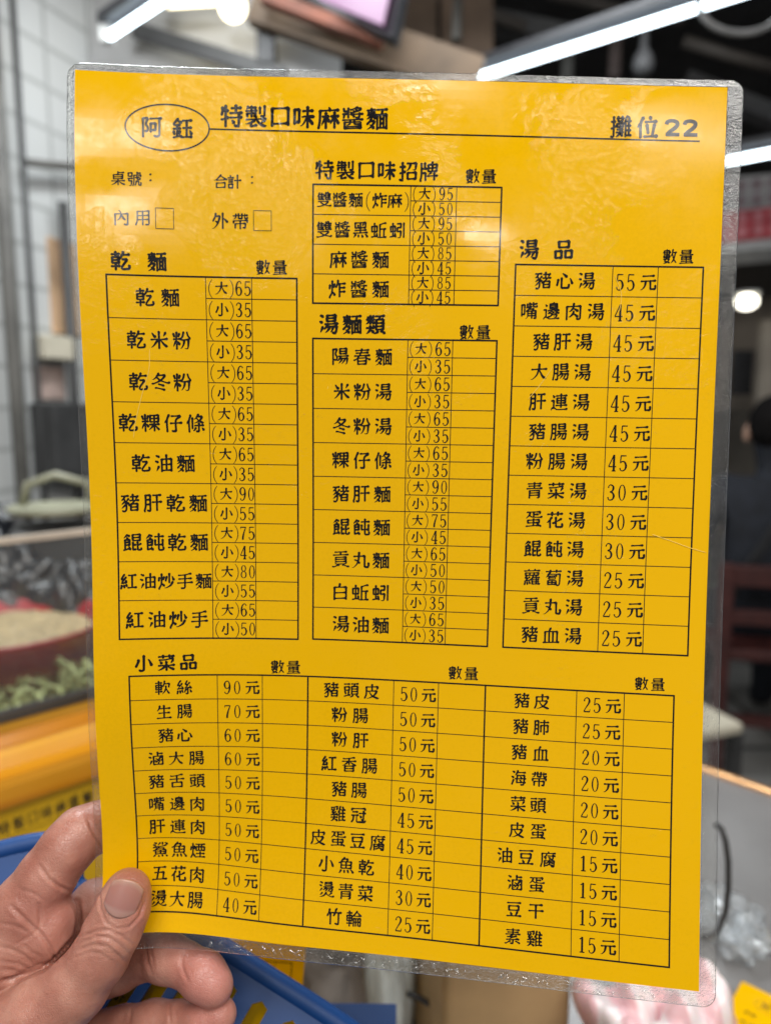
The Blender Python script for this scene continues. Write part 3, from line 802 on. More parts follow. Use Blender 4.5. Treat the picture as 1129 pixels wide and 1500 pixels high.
'肝': [71,[3,16,66,37,66],[3,37,43,16,43],[3,86,86,50,86],[3,89,53,47,53],[3,68,86,68,12],[1,24,15,28,12,33,12,36,13],[0,36,13,37,17,37,87],[0,37,87,16,88],[2,16,88,16,43,14,27,10,14,12,9]],
'餛': [67,[3,52,36,64,36],[3,88,40,79,34,74,33],[2,52,12,64,14],[3,26,71,28,63],[1,85,71,51,71],[1,10,71,27,86],[1,35,80,27,86],[3,16,50,37,50],[1,52,48,52,12],[0,51,71,51,85],[0,51,85,85,85],[0,85,85,85,57],[0,85,57,52,57],[0,52,57,51,71],[3,9,13,13,13,36,20],[1,90,18,90,12,88,10,74,11],[2,74,11,73,49],[3,39,15,34,28,31,29],[1,16,37,37,37],[0,37,37,36,62],[0,36,62,16,62],[2,16,62,16,15]],
'飩': [69,[3,29,63,27,71],[2,27,86,35,80],[2,27,86,11,71,10,67],[2,16,15,36,20],[3,16,50,37,50],[3,89,76,49,76],[1,86,36,51,36],[2,51,36,51,60],[1,68,89,68,15,71,10],[2,71,10,86,10,89,12,90,17,88,23],[3,86,29,86,60],[1,40,14,36,20,34,28],[1,16,36,37,37],[0,37,37,37,62],[0,37,62,29,63,16,61],[0,16,61,16,15]],
'紅': [76,[1,37,53,39,44],[2,18,43,12,40],[3,11,11,15,25,14,29],[3,27,28,29,15],[3,68,14,68,81],[1,27,61,14,61],[3,41,22,38,31],[2,14,61,16,68,29,87],[0,39,44,21,41,18,41],[3,50,81,87,81],[3,46,14,89,14],[1,37,72,18,48,18,43]],
'炒': [76,[3,80,74,88,54],[3,65,39,65,89],[3,39,13,48,12,68,22,75,29,83,43],[3,46,50,52,73],[3,13,70,10,52],[3,38,72,33,58],[3,37,25,28,35,23,36],[3,25,89,24,39,19,24,12,12,12,7]],
'手': [73,[3,88,40,11,40],[3,30,11,45,10,49,14,50,83],[3,83,62,17,62],[3,16,82,50,83,74,88,81,87]],
'湯': [67,[3,59,14,66,23,71,38],[3,21,58,12,62],[3,35,14,39,15,48,24,54,33,55,38],[3,14,14,24,38],[3,25,83,17,88,14,87],[2,44,39,47,50],[2,44,39,40,38,32,29,30,29],[1,81,75,43,75],[3,90,50,34,50],[0,44,39,86,38],[0,86,38,84,18,81,11],[2,81,11,73,10,68,13],[0,43,75,44,87],[0,44,87,81,87],[0,81,87,80,62],[0,80,62,43,62],[0,43,62,43,75]],
'類': [64,[3,66,71,68,85],[2,26,28,16,16,9,13],[2,26,28,30,27,41,18],[2,42,37,42,44,37,48],[3,62,19,47,11,42,11],[3,7,55,12,56,26,71],[3,38,80,41,88],[3,13,87,17,81],[3,85,42,53,42],[3,27,66,33,64,43,57],[1,53,56,85,56],[3,73,19,78,19,91,11],[2,42,37,10,37],[0,85,56,84,71],[0,84,71,54,71],[0,54,71,53,28],[0,53,28,85,28],[0,85,28,85,56],[1,27,45,26,28],[3,50,86,88,86],[3,27,89,27,54],[1,10,73,24,73,26,71],[2,26,71,27,73,43,73]],
'陽': [65,[3,39,15,51,27,56,35,56,39],[2,47,40,50,51],[2,47,40,35,30,32,30],[1,18,36,22,33,27,34,31,39,30,51,23,63,30,86],[0,30,86,28,87,11,87],[2,11,87,11,11],[1,79,75,46,75],[3,71,39,70,32,65,24,55,13],[3,88,51,38,51],[0,46,75,46,88],[0,46,88,79,88],[0,79,88,79,63],[0,79,63,46,63],[0,46,63,46,75],[0,47,40,84,39],[2,84,39,81,15,78,11,72,11]],
'春': [66,[3,29,28,70,28],[0,29,13,70,13],[3,19,69,80,69],[3,83,82,16,82],[3,39,56,41,67,45,71,48,88],[3,88,55,11,55],[1,66,55,71,44,70,13],[1,33,55,28,42,29,13],[3,8,34,13,34,22,40,29,43,71,42,86,34,90,35]],
'貢': [58,[3,77,50,23,50],[3,91,12,83,12,65,20,59,19],[3,41,20,35,20,16,12,8,14],[3,49,73,49,87],[1,23,38,77,38],[0,77,38,77,28,75,26,24,26,23,27,23,60],[0,23,60,76,61],[0,76,61,77,38],[3,87,73,12,73],[3,79,88,20,88]],
'丸': [74,[3,17,51,20,51,35,44,36,39,48,32],[1,88,31,91,25,88,13],[0,88,13,83,11,70,13],[0,70,13,69,69],[2,69,69,14,69],[3,41,88,39,55,33,35,29,27,18,16,11,11,6,12]],
'白': [74,[3,19,45,79,45],[3,43,74,47,87,46,91],[3,19,16,79,16],[1,79,10,79,73],[0,79,73,20,74],[2,20,74,19,10]],
'品': [73,[0,40,17,39,46],[0,39,46,13,46],[0,13,46,13,17],[0,40,17,13,17],[0,57,17,85,17],[0,57,17,57,46],[0,57,46,85,46],[0,85,46,85,17],[0,27,87,71,87],[0,71,87,71,62],[0,71,62,28,62],[0,28,62,27,87]],
'心': [81,[3,90,29,79,57,76,59],[3,59,69,39,86],[1,72,29,70,16,66,13,36,13],[2,36,13,34,19,34,63],[3,11,27,17,56]],
'嘴': [58,[3,87,84,69,80],[3,50,82,60,82],[3,39,84,39,67],[0,50,58,71,58],[2,71,58,67,49],[3,42,36,83,36],[3,62,12,62,48],[3,83,24,41,25],[1,88,72,87,69,84,68,70,69],[2,70,69,69,73,69,89],[1,11,33,25,34],[0,25,34,25,80],[0,25,80,11,81],[2,11,81,11,25],[3,34,66,60,70],[2,50,60,49,67,50,70,50,89],[1,73,12,80,11,83,13,82,48],[0,82,48,42,48,41,50],[2,41,50,33,49],[3,54,64,42,52,41,25,35,12,30,11]],
'邊': [54,[1,61,91,59,89],[2,59,89,59,86],[2,59,61,60,55],[3,80,44,69,50,65,50],[3,41,70,79,70],[3,79,78,41,78],[3,25,76,18,85],[1,60,21,63,19,73,19,75,22,77,30],[0,77,30,51,31],[2,51,31,51,38],[0,51,31,43,23,36,21],[0,22,22,22,57],[2,22,57,10,57],[2,22,22,17,21,10,13,10,9],[2,40,44,52,50],[2,40,44,40,39],[1,55,46,59,44],[2,59,44,60,39],[1,32,22,36,21],[2,36,21,33,15],[2,22,22,36,13,44,11,88,12],[3,88,39,33,39],[1,87,50,86,54],[0,86,54,61,55,35,54],[2,35,54,34,50],[0,59,61,60,62,78,62,79,64,78,85],[0,78,85,58,86,43,85,41,84,41,63],[0,41,63,56,62,59,61]],
'肉': [73,[2,47,66,70,52],[2,47,66,34,52,29,50,26,50],[1,24,23,29,23,34,25,48,39],[2,48,39,51,38,70,23],[2,48,39,50,49],[2,47,66,50,89],[1,66,13,70,10,80,10,83,12,84,75],[0,84,75,15,75],[2,15,75,15,10]],
'大': [73,[3,49,60,66,28,74,20,86,12],[1,87,62,52,62,50,60],[2,50,60,47,62,12,62],[3,7,12,14,12,20,15,29,23,39,35,46,55,49,58,50,88]],
'腸': [62,[1,34,31,42,31,49,40,52,41],[3,34,66,16,66],[3,61,40,56,28,46,16],[2,52,41,54,52],[3,34,43,16,43],[3,59,12,62,13,69,24,74,40],[1,50,76,83,76],[0,83,76,82,88],[0,82,88,50,88],[0,50,88,51,64],[0,51,64,82,64],[0,82,64,83,76],[3,89,52,44,52],[1,23,13,25,12,33,12],[0,33,12,34,17,34,87],[0,34,87,16,88],[2,16,88,16,43,11,11],[1,71,14,74,11,83,13],[0,83,13,85,19,87,39],[0,87,39,52,41]],
'連': [66,[3,17,86,24,75],[1,90,13,81,11,44,11,36,13,22,22],[1,10,8,10,14,16,20,22,22],[1,10,57,22,57],[0,22,57,22,22],[3,33,32,88,32],[3,34,81,87,81],[0,39,56,39,69],[0,39,69,81,69],[0,81,69,81,44],[0,81,44,39,44],[0,39,44,39,56],[1,81,56,39,56],[3,59,89,59,22]],
'青': [62,[3,75,24,25,24],[3,75,36,25,36],[3,83,84,17,84],[3,20,72,79,72],[3,49,89,49,60],[1,61,10,72,10,74,13,75,47,73,48,26,48],[2,26,48,25,10],[3,88,59,11,59]],
'菜': [72,[3,91,15,86,13,73,19,58,29,55,34],[3,7,14,13,13,27,19,38,27,44,34],[3,73,47,80,59,83,60],[3,44,58,47,57,50,50],[3,17,57,21,55,26,48],[3,15,66,46,66,77,71,83,69],[3,87,83,12,83],[3,34,76,34,89],[3,65,77,65,88],[3,50,42,50,10],[3,11,36,42,36,44,34,88,36]],
'蛋': [63,[3,72,75,50,75],[0,70,32,70,26,75,22,76,18],[2,76,18,82,17,87,13],[3,50,88,50,62],[1,81,78,83,88],[2,83,88,16,88],[0,70,32,79,32],[0,79,32,78,47],[0,78,47,21,46],[0,21,46,21,32],[0,21,32,70,32],[3,50,52,50,17],[3,92,63,87,60,51,61,40,63,28,72],[2,76,18,13,15],[3,11,56,28,72,29,79,33,81]],
'花': [75,[3,10,38,13,38,19,45,25,47],[3,54,37,42,33,38,34],[3,82,54,61,42,54,41],[3,86,80,11,80],[3,64,89,64,72],[3,34,89,34,72],[1,54,62,56,13],[2,56,13,84,12,88,17,86,28],[3,33,62,25,49,26,10]],
'蘿': [55,[3,15,22,12,11],[3,60,60,60,72],[3,28,12,25,22],[3,38,59,38,72],[0,22,54,22,59],[0,22,54,17,49,16,44],[3,37,23,40,15],[3,64,89,64,83],[1,18,31,19,34,26,40,27,44],[0,38,32,38,35],[3,33,89,33,83],[3,55,54,58,56],[0,50,41,46,40,45,37,38,35],[0,16,44,27,44],[1,38,49,35,49,32,45,27,44],[3,84,24,51,24],[3,84,35,51,35],[3,10,83,88,83],[3,87,46,52,46],[2,51,13,89,13],[0,22,59,16,60],[0,16,60,17,72],[0,17,72,83,71],[0,83,71,82,59],[0,82,59,22,59],[0,50,41,51,13],[2,38,32,12,29],[3,70,59,69,53,71,49,71,13],[1,54,59,55,54,50,41]],
'蔔': [57,[0,64,15,70,9,77,10,80,14,82,28,83,67],[2,83,67,26,69],[3,21,61,22,59,66,59],[0,28,52,59,52,61,50,61,44,59,43,28,43,26,44,26,50,28,52],[3,43,34,43,15],[3,22,25,64,25],[3,12,83,88,83],[3,65,89,65,78],[0,64,15,64,33,63,35,23,35],[0,23,35,22,15],[0,64,15,22,15],[1,12,52,21,61,23,68,26,69],[0,26,69,27,74,34,77],[2,34,77,34,89]],
'血': [70,[3,59,68,59,12],[1,80,13,80,67],[0,80,67,41,69,19,68],[2,19,68,19,12],[3,89,12,10,12],[3,47,86,40,68,40,12]],
'小': [81,[3,50,88,49,14,48,12,39,10,34,10,28,14],[3,23,68,23,59,11,33],[3,89,31,77,61,71,67]],
'軟': [64,[1,46,11,57,22,63,32,65,38,68,40],[1,58,72,86,72],[2,86,72,86,64,83,54,84,50],[1,89,12,87,12,80,19,71,38,68,40],[2,68,40,67,58],[3,9,26,45,26],[3,44,79,10,79],[0,42,52,42,39],[0,42,39,12,39],[0,12,39,12,66],[0,12,66,42,66],[0,42,66,42,52],[1,12,52,42,52],[3,27,89,27,10],[3,60,89,58,74,51,56]],
'絲': [65,[1,70,45,70,12],[2,70,12,64,9,59,11],[1,80,76,73,66,69,65],[3,48,16,51,17,58,34,61,36],[0,69,65,57,66],[3,26,29,28,15],[2,13,62,14,67,27,88,31,90],[2,13,62,27,62],[3,14,29,10,12],[1,67,87,57,71,57,66],[3,89,19,82,35],[1,42,19,37,32],[3,11,41,40,45],[3,54,45,85,47],[3,34,55,38,54,42,41],[3,37,74,32,65,27,62,25,56,17,47,15,42],[3,89,43,85,47,84,52,81,58],[2,69,65,67,59,59,50,58,46]],
'生': [75,[3,88,11,11,11],[3,80,42,21,42],[3,83,69,23,70],[3,50,87,50,11],[3,27,86,23,70,11,55]],
'滷': [69,[3,65,21,62,26],[3,87,80,61,80],[3,13,62,23,57],[3,88,38,82,38,79,41],[3,29,81,17,87],[3,49,34,46,41],[0,38,13,88,13],[3,16,13,27,37],[0,88,13,87,64],[0,87,64,38,64],[0,38,64,38,13],[3,61,89,61,64],[3,74,28,63,41,50,50],[3,78,56,74,54,66,41,55,29,49,24,44,24]],
'舌': [70,[0,77,14,22,14],[0,77,14,76,41],[0,76,41,23,41],[0,23,41,22,14],[3,49,41,49,83],[3,11,62,88,62],[3,80,88,74,89,49,83,19,81,15,84]],
'頭': [63,[3,52,58,85,58],[3,52,44,85,44],[2,66,73,68,87],[3,73,21,77,21,90,12],[3,13,44,15,43,18,31],[3,10,87,40,87],[3,59,21,45,12,41,13],[0,13,71,38,71],[0,38,71,38,52],[0,38,52,13,52],[0,13,52,13,71],[0,66,73,85,72],[0,85,72,85,29],[0,85,29,52,29],[0,52,29,52,72],[0,52,72,66,73],[3,10,18,42,25],[3,50,87,88,87],[3,34,23,32,29,35,41,34,44]],
'鯊': [60,[3,29,66,11,61],[2,41,65,61,68,80,73],[2,41,65,36,67],[0,41,65,37,57],[3,38,16,41,10],[3,36,76,38,76,46,86,49,87],[3,11,10,13,10,20,17],[3,29,86,17,89],[3,72,87,77,87,87,79],[1,65,46,69,56],[0,69,56,37,57],[3,11,78,22,75],[3,61,11,58,17,55,17],[3,79,17,85,10],[3,61,78,61,89],[3,22,35,79,35],[3,50,25,50,45],[0,37,57,33,56,26,51,22,46,23,24],[0,23,24,78,24],[0,78,24,79,45],[2,79,45,77,46,50,45,23,47,13,43,10,44]],
'魚': [67,[3,40,11,39,22],[1,54,69,58,83],[2,58,83,35,84],[3,7,10,12,10,21,24],[3,62,11,58,23],[3,74,26,80,22,88,11],[3,49,68,49,35],[3,78,51,21,51],[1,41,91,36,89,35,84],[0,35,84,32,83,24,74,22,68,21,35],[0,21,35,77,34],[0,77,34,78,68],[2,78,68,23,69,12,64,9,64]],
'煙': [63,[3,28,58,32,71,31,74],[3,13,71,10,53],[3,30,19,31,22,25,31,21,34],[3,89,13,35,13],[3,71,85,71,50],[3,63,42,63,13],[3,41,32,86,32],[3,55,85,55,50],[3,88,85,38,85],[0,71,70,87,69],[0,87,69,87,50],[0,87,50,40,50],[0,40,50,40,70],[0,40,70,71,70],[3,22,89,21,34,11,11]],
'五': [76,[3,45,82,35,17],[3,81,82,18,82],[1,68,17,71,54],[2,71,54,23,54],[3,12,17,87,17]],
'燙': [59,[2,80,80,42,80],[2,45,55,46,63],[2,45,55,40,53,34,48,31,48],[3,15,22,19,23,27,32],[3,65,23,71,24,80,32],[2,48,29,51,28,57,21,70,14,84,11,92,14],[2,48,29,49,34],[2,48,29,46,28,40,20,34,16,25,12,12,10],[3,22,69,12,73],[3,40,40,45,41,52,49,53,54],[3,14,41,24,55],[3,27,84,18,89,15,88],[3,69,54,65,46,58,39],[3,34,63,88,63],[0,45,55,83,54],[0,83,54,83,48,80,40],[2,80,40,72,39,69,41],[0,80,80,79,88],[0,79,88,42,87],[0,42,87,42,72,44,71,78,71,80,73,80,80]],
'皮': [70,[3,52,89,52,52],[1,11,13,16,23,20,40,20,76],[0,20,76,83,76],[2,83,76,83,70,80,63],[3,91,12,87,10,82,11,54,24,39,43,36,52],[1,22,13,27,11,33,12,59,24,73,40,77,47,77,52],[2,77,52,20,52]],
'香': [65,[3,57,68,59,62,70,53,86,44,90,45],[0,75,13,25,13],[3,11,44,21,47,32,55,39,61,41,68],[3,75,27,25,27],[3,49,84,49,50],[0,25,13,26,41],[0,26,41,74,41],[0,74,41,75,13],[3,87,68,11,68],[3,79,87,72,88,49,84,26,82,16,84]],
'雞': [63,[2,27,23,45,12],[2,27,23,17,12,12,10,8,11],[3,50,55,51,61,56,63],[3,10,77,13,76,15,71],[2,27,55,36,60],[0,27,55,16,56],[2,27,55,25,51,20,48,19,44],[3,46,81,42,71],[1,28,78,29,71],[0,29,71,17,60,16,56],[3,47,87,42,88,20,84,11,84],[3,57,71,89,70],[3,87,33,57,33],[3,87,52,57,52],[3,89,14,57,14],[1,75,86,79,78,78,71,76,70],[2,76,70,76,14],[2,27,23,29,37],[3,46,30,10,30],[3,11,43,43,46],[3,38,53,41,51,47,42],[3,57,10,57,61,56,65,62,89]],
'冠': [74,[3,64,39,58,50],[3,22,51,20,29,16,20,11,14],[3,44,69,17,69],[1,86,78,85,87],[0,85,87,13,87],[2,13,87,13,78],[3,39,51,39,18,41,14,48,13,84,14,89,19,88,26],[3,78,72,77,27,75,25,67,26],[3,88,61,53,61],[3,47,51,11,51]],
'豆': [75,[3,85,85,13,85],[3,30,36,35,23,37,22],[3,68,35,61,20,60,14],[0,22,68,75,68],[0,75,68,75,45],[0,75,45,22,45],[0,22,45,22,68],[3,87,14,11,14]],
'腐': [62,[1,37,50,37,64],[1,28,61,37,64],[1,75,29,55,36],[1,43,75,38,69,37,64],[3,53,83,52,89,49,91],[2,56,23,57,27,60,29],[2,56,23,44,16,38,16],[2,56,23,71,16,74,17],[1,37,29,41,28,44,29,55,36],[3,52,61,61,56],[3,88,68,50,68],[1,77,74,77,55,75,50],[2,75,50,67,50,64,51],[1,31,10,31,41],[0,31,41,83,41],[0,83,41,82,11],[2,82,11,72,10,69,12],[1,58,46,57,42,55,41],[0,55,41,55,36],[1,89,82,18,82],[2,18,82,18,41,15,23,11,12,12,9]],
'竹': [73,[3,75,70,75,14,72,10,66,10,57,13],[1,65,91,61,89],[3,30,10,30,70],[3,90,70,57,70],[3,21,70,47,70,53,65],[2,61,89,57,70,48,54],[3,25,89,21,70,12,54]],
'輪': [58,[2,50,67,54,63,78,63,82,68],[0,50,67,62,83,65,85],[0,50,67,44,63,37,63],[1,66,89,65,85],[3,37,52,11,52],[3,59,10,59,50],[3,38,25,9,25],[3,72,50,72,10],[3,38,79,10,79],[3,24,9,24,89],[3,47,31,85,31],[1,78,11,83,10],[0,83,10,85,12,85,50],[0,85,50,47,50],[2,47,50,47,9],[0,37,63,37,38],[0,37,38,11,38],[0,11,38,11,66],[0,11,66,36,66],[0,36,66,37,63],[1,88,64,82,68,65,85]],
'肺': [68,[3,16,64,34,64],[3,34,42,16,42],[1,48,24,48,60],[0,48,60,86,60],[0,86,60,86,25],[2,86,25,78,24,76,26],[3,89,77,44,77],[3,66,88,66,10],[1,21,13,25,10,30,10,33,11,34,15,34,86],[0,34,86,16,86],[2,16,86,16,42,11,10]],
'海': [68,[3,57,57,65,51,65,44],[3,63,23,64,30,55,38],[3,23,39,14,13],[1,31,63,34,65,41,76,44,79],[3,22,52,11,59],[2,44,79,46,89],[2,44,79,87,78],[3,16,87,27,81],[3,89,44,32,44],[1,63,10,74,10,79,16,83,62],[0,83,62,44,63],[0,44,63,40,23],[2,40,23,87,23]],
'素': [61,[3,65,22,68,22,87,12],[1,89,60,50,60],[1,37,11,50,11],[2,50,11,51,31],[3,7,12,13,11,31,22,36,23],[3,84,83,15,83],[3,79,71,21,71],[1,50,89,50,60],[2,46,46,34,45,31,47,23,45,20,47],[3,15,31,28,32,51,31,75,34],[3,69,40,74,38,75,34,82,32],[0,50,60,45,60],[2,45,60,43,55,34,50,32,47],[3,70,50,66,50,59,47,47,44,45,41,33,36,31,32],[3,48,55,46,55,43,60,11,60]],
'干': [82,[3,49,85,49,14],[3,11,54,88,54],[3,83,86,16,86]],
'元': [75,[1,87,33,88,21,85,16],[0,85,16,62,16],[2,62,16,60,59],[3,9,16,13,15,18,17,30,30,35,47,36,59],[3,20,85,79,85],[3,12,59,87,59]],
}

TEXTS = [   # characters, first and last centre x, y, em size, weight (mm on the sheet)
('特製口味麻醬麵', -55.68, -8.96, 136.29, 7.71, 1.05) ,
('阿鈺', -80.88, -71.41, 132.04, 7.13, 1.0) ,
('攤位', 70.29, 78.92, 135.57, 7.6, 1.05) ,
('桌號', -91.69, -86.6, 115.71, 4.9, 0.85) ,
('合計', -59.18, -54.78, 115.71, 5.07, 0.85) ,
('內用', -90.93, -84.47, 103.52, 5.58, 0.85) ,
('外帶', -59.47, -52.91, 103.3, 5.77, 0.85) ,
('乾麵', -91.65, -80.17, 89.93, 6.72, 1.12) ,
('數量', -45.63, -40.14, 88.87, 5.17, 0.95) ,
('特製口味招牌', -25.59, 8.2, 119.99, 6.54, 1.05) ,
('數量', 22.48, 27.79, 118.79, 5.11, 0.95) ,
('湯麵類', -24.06, -8.44, 70.88, 7.06, 1.12) ,
('數量', 21.9, 27.42, 68.85, 5.21, 0.95) ,
('湯品', 41.54, 53.03, 95.78, 6.95, 1.12) ,
('數量', 87.96, 93.37, 94.32, 5.16, 0.95) ,
('小菜品', -88.38, -73.16, -47.17, 6.51, 1.12) ,
('數量', -41.84, -36.16, -48.64, 5.38, 0.95) ,
('數量', 21.21, 26.78, -48.0, 5.22, 0.95) ,
('數量', 84.26, 89.65, -48.3, 4.94, 0.95) ,
('雙醬麵', -25.7, -15.46, 110.66, 5.12, 0.95) ,
('雙醬黑蚯蚓', -25.64, -1.78, 101.22, 5.59, 0.95) ,
('麻醬麵', -20.91, -7.09, 91.78, 6.07, 0.95) ,
('炸醬麵', -21.17, -6.95, 82.34, 6.1, 0.95) ,
('炸麻', -7.56, -2.64, 110.66, 5.12, 0.95) ,
('乾麵', -84.33, -76.25, 78.57, 6.5, 0.95) ,
('乾米粉', -87.7, -72.85, 64.81, 6.55, 0.95) ,
('乾冬粉', -87.62, -73.1, 51.06, 6.61, 0.95) ,
('乾粿仔條', -91.55, -69.24, 37.3, 6.68, 0.95) ,
('乾油麵', -87.9, -72.98, 23.54, 6.73, 0.95) ,
('豬肝乾麵', -91.97, -69.15, 9.78, 6.78, 0.95) ,
('餛飩乾麵', -91.53, -69.07, -3.98, 6.81, 0.95) ,
('紅油炒手麵', -93.06, -67.71, -17.73, 6.13, 0.95) ,
('紅油炒手', -91.21, -69.2, -31.49, 6.61, 0.95) ,
('陽春麵', -19.95, -5.59, 60.36, 6.19, 0.95) ,
('米粉湯', -19.54, -5.6, 48.77, 6.23, 0.95) ,
('冬粉湯', -19.68, -5.45, 37.19, 6.28, 0.95) ,
('粿仔條', -19.82, -5.3, 25.6, 6.33, 0.95) ,
('豬肝麵', -19.77, -5.47, 14.02, 6.37, 0.95) ,
('餛飩麵', -19.52, -5.5, 2.43, 6.42, 0.95) ,
('貢丸麵', -19.63, -5.6, -9.16, 6.46, 0.95) ,
('白蚯蚓', -19.66, -5.59, -20.74, 6.5, 0.95) ,
('湯油麵', -19.43, -5.4, -32.33, 6.54, 0.95) ,
('豬心湯', 46.5, 60.86, 85.98, 6.07, 0.95) ,
('嘴邊肉湯', 42.42, 64.29, 76.05, 6.09, 0.95) ,
('豬肝湯', 46.68, 60.75, 66.13, 6.1, 0.95) ,
('大腸湯', 46.36, 60.68, 56.2, 6.12, 0.95) ,
('肝連湯', 46.2, 60.6, 46.28, 6.13, 0.95) ,
('豬腸湯', 46.38, 60.79, 36.35, 6.15, 0.95) ,
('粉腸湯', 45.93, 60.71, 26.42, 6.16, 0.95) ,
('青菜湯', 46.22, 60.78, 16.5, 6.17, 0.95) ,
('蛋花湯', 46.28, 60.71, 6.57, 6.19, 0.95) ,
('餛飩湯', 46.32, 60.64, -3.35, 6.2, 0.95) ,
('蘿蔔湯', 46.46, 60.87, -13.28, 6.21, 0.95) ,
('貢丸湯', 46.46, 60.82, -23.2, 6.22, 0.95) ,
('豬血湯', 46.28, 60.89, -33.13, 6.23, 0.95) ,
('軟絲', -82.19, -74.84, -56.31, 5.74, 0.95) ,
('生腸', -82.02, -74.93, -65.3, 5.77, 0.95) ,
('豬心', -81.73, -75.12, -74.28, 5.82, 0.95) ,
('滷大腸', -85.55, -71.25, -83.26, 5.88, 0.95) ,
('豬舌頭', -85.76, -71.21, -92.25, 5.97, 0.95) ,
('嘴邊肉', -86.0, -71.43, -101.23, 6.06, 0.95) ,
('肝連肉', -86.2, -71.4, -110.22, 6.16, 0.95) ,
('鯊魚煙', -85.23, -71.37, -119.2, 6.24, 0.95) ,
('五花肉', -85.42, -71.49, -128.18, 6.28, 0.95) ,
('燙大腸', -85.43, -71.77, -137.17, 6.26, 0.95) ,
('豬頭皮', -22.59, -8.07, -56.31, 6.01, 0.95) ,
('粉腸', -19.47, -11.94, -65.3, 6.04, 0.95) ,
('粉肝', -19.32, -11.65, -74.28, 6.06, 0.95) ,
('紅香腸', -22.98, -8.34, -83.26, 6.08, 0.95) ,
('豬腸', -19.17, -11.91, -92.25, 6.09, 0.95) ,
('雞冠', -19.3, -11.86, -101.23, 6.1, 0.95) ,
('皮蛋豆腐', -26.34, -4.78, -110.22, 6.1, 0.95) ,
('小魚乾', -23.09, -8.59, -119.2, 6.1, 0.95) ,
('燙青菜', -22.8, -8.66, -128.18, 6.09, 0.95) ,
('竹輪', -19.72, -12.44, -137.17, 6.07, 0.95) ,
('豬皮', 44.34, 51.18, -56.31, 5.81, 0.95) ,
('豬肺', 44.2, 51.21, -65.3, 5.82, 0.95) ,
('豬血', 43.93, 51.31, -74.28, 5.82, 0.95) ,
('海帶', 43.93, 51.01, -83.26, 5.83, 0.95) ,
('菜頭', 44.01, 50.86, -92.25, 5.83, 0.95) ,
('皮蛋', 43.83, 50.97, -101.23, 5.83, 0.95) ,
('油豆腐', 39.83, 54.56, -110.22, 5.83, 0.95) ,
('滷蛋', 43.46, 50.83, -119.2, 5.82, 0.95) ,
('豆干', 43.44, 50.87, -128.18, 5.82, 0.95) ,
('素雞', 43.22, 50.58, -137.17, 5.82, 0.95) ,
]

# ------------------------------------------------------------------ the menu card
MROT = Matrix([[0.99684, 0.0148, 0.07808], [-0.02468, 0.99158, 0.12714], [-0.07554, -0.12866, 0.98881]])
MT = [4.09, -7.895, 256.058]
MC = [1.467, -8.126, 2.721, -3.603, -2.476, -0.863, -2.289, 1.9, 1.611, 0.296, 1.515, -0.19, -8.228, -2.202, 1.521, 1.247, 4.553, 0.676]
MPOW = [(2, 0), (1, 1), (0, 2), (3, 0), (2, 1), (1, 2), (0, 3), (4, 0), (3, 1), (2, 2), (1, 3), (0, 4)]
MGB = [(-95, -140, 30), (-75, -100, 35), (-60, -145, 30), (0, -130, 45), (-100, -60, 40), (90, -140, 45)]

def bend(X, Y):
    """how far (mm) the held card bows toward the viewer at a point of the sheet"""
    a, b = X / 100, Y / 100
    h = sum(c * a ** p * b ** q for c, (p, q) in zip(MC, MPOW))
    for c, (gx, gy, s) in zip(MC[len(MPOW):], MGB):
        h += c * math.exp(-((X - gx) ** 2 + (Y - gy) ** 2) / (2 * s * s))
    return h

def on_card(X, Y, off=0.0):
    """sheet millimetres -> local coordinates (m) of the held, bowed card"""
    return Vector((X, Y, bend(X, Y) + off)) * 0.001

def on_flat(X, Y, off=0.0):
    return Vector((X, Y, off)) * 0.001

# menu object matrix: sheet frame -> camera frame -> world
_m = Matrix.Identity(4)
for i in range(3):
    for j in range(3):
        _m[i][j] = MROT[i][j]
# the sheet's local z points at the viewer: camera forward is -z
_l = Matrix.Diagonal((1, 1, -1, 1))
_c = Matrix.Translation([v * 0.001 for v in MT]) @ _m @ _l       # (right, up, forward)
CARD_M = CAMM @ Matrix.Diagonal((1, 1, -1, 1)) @ _c

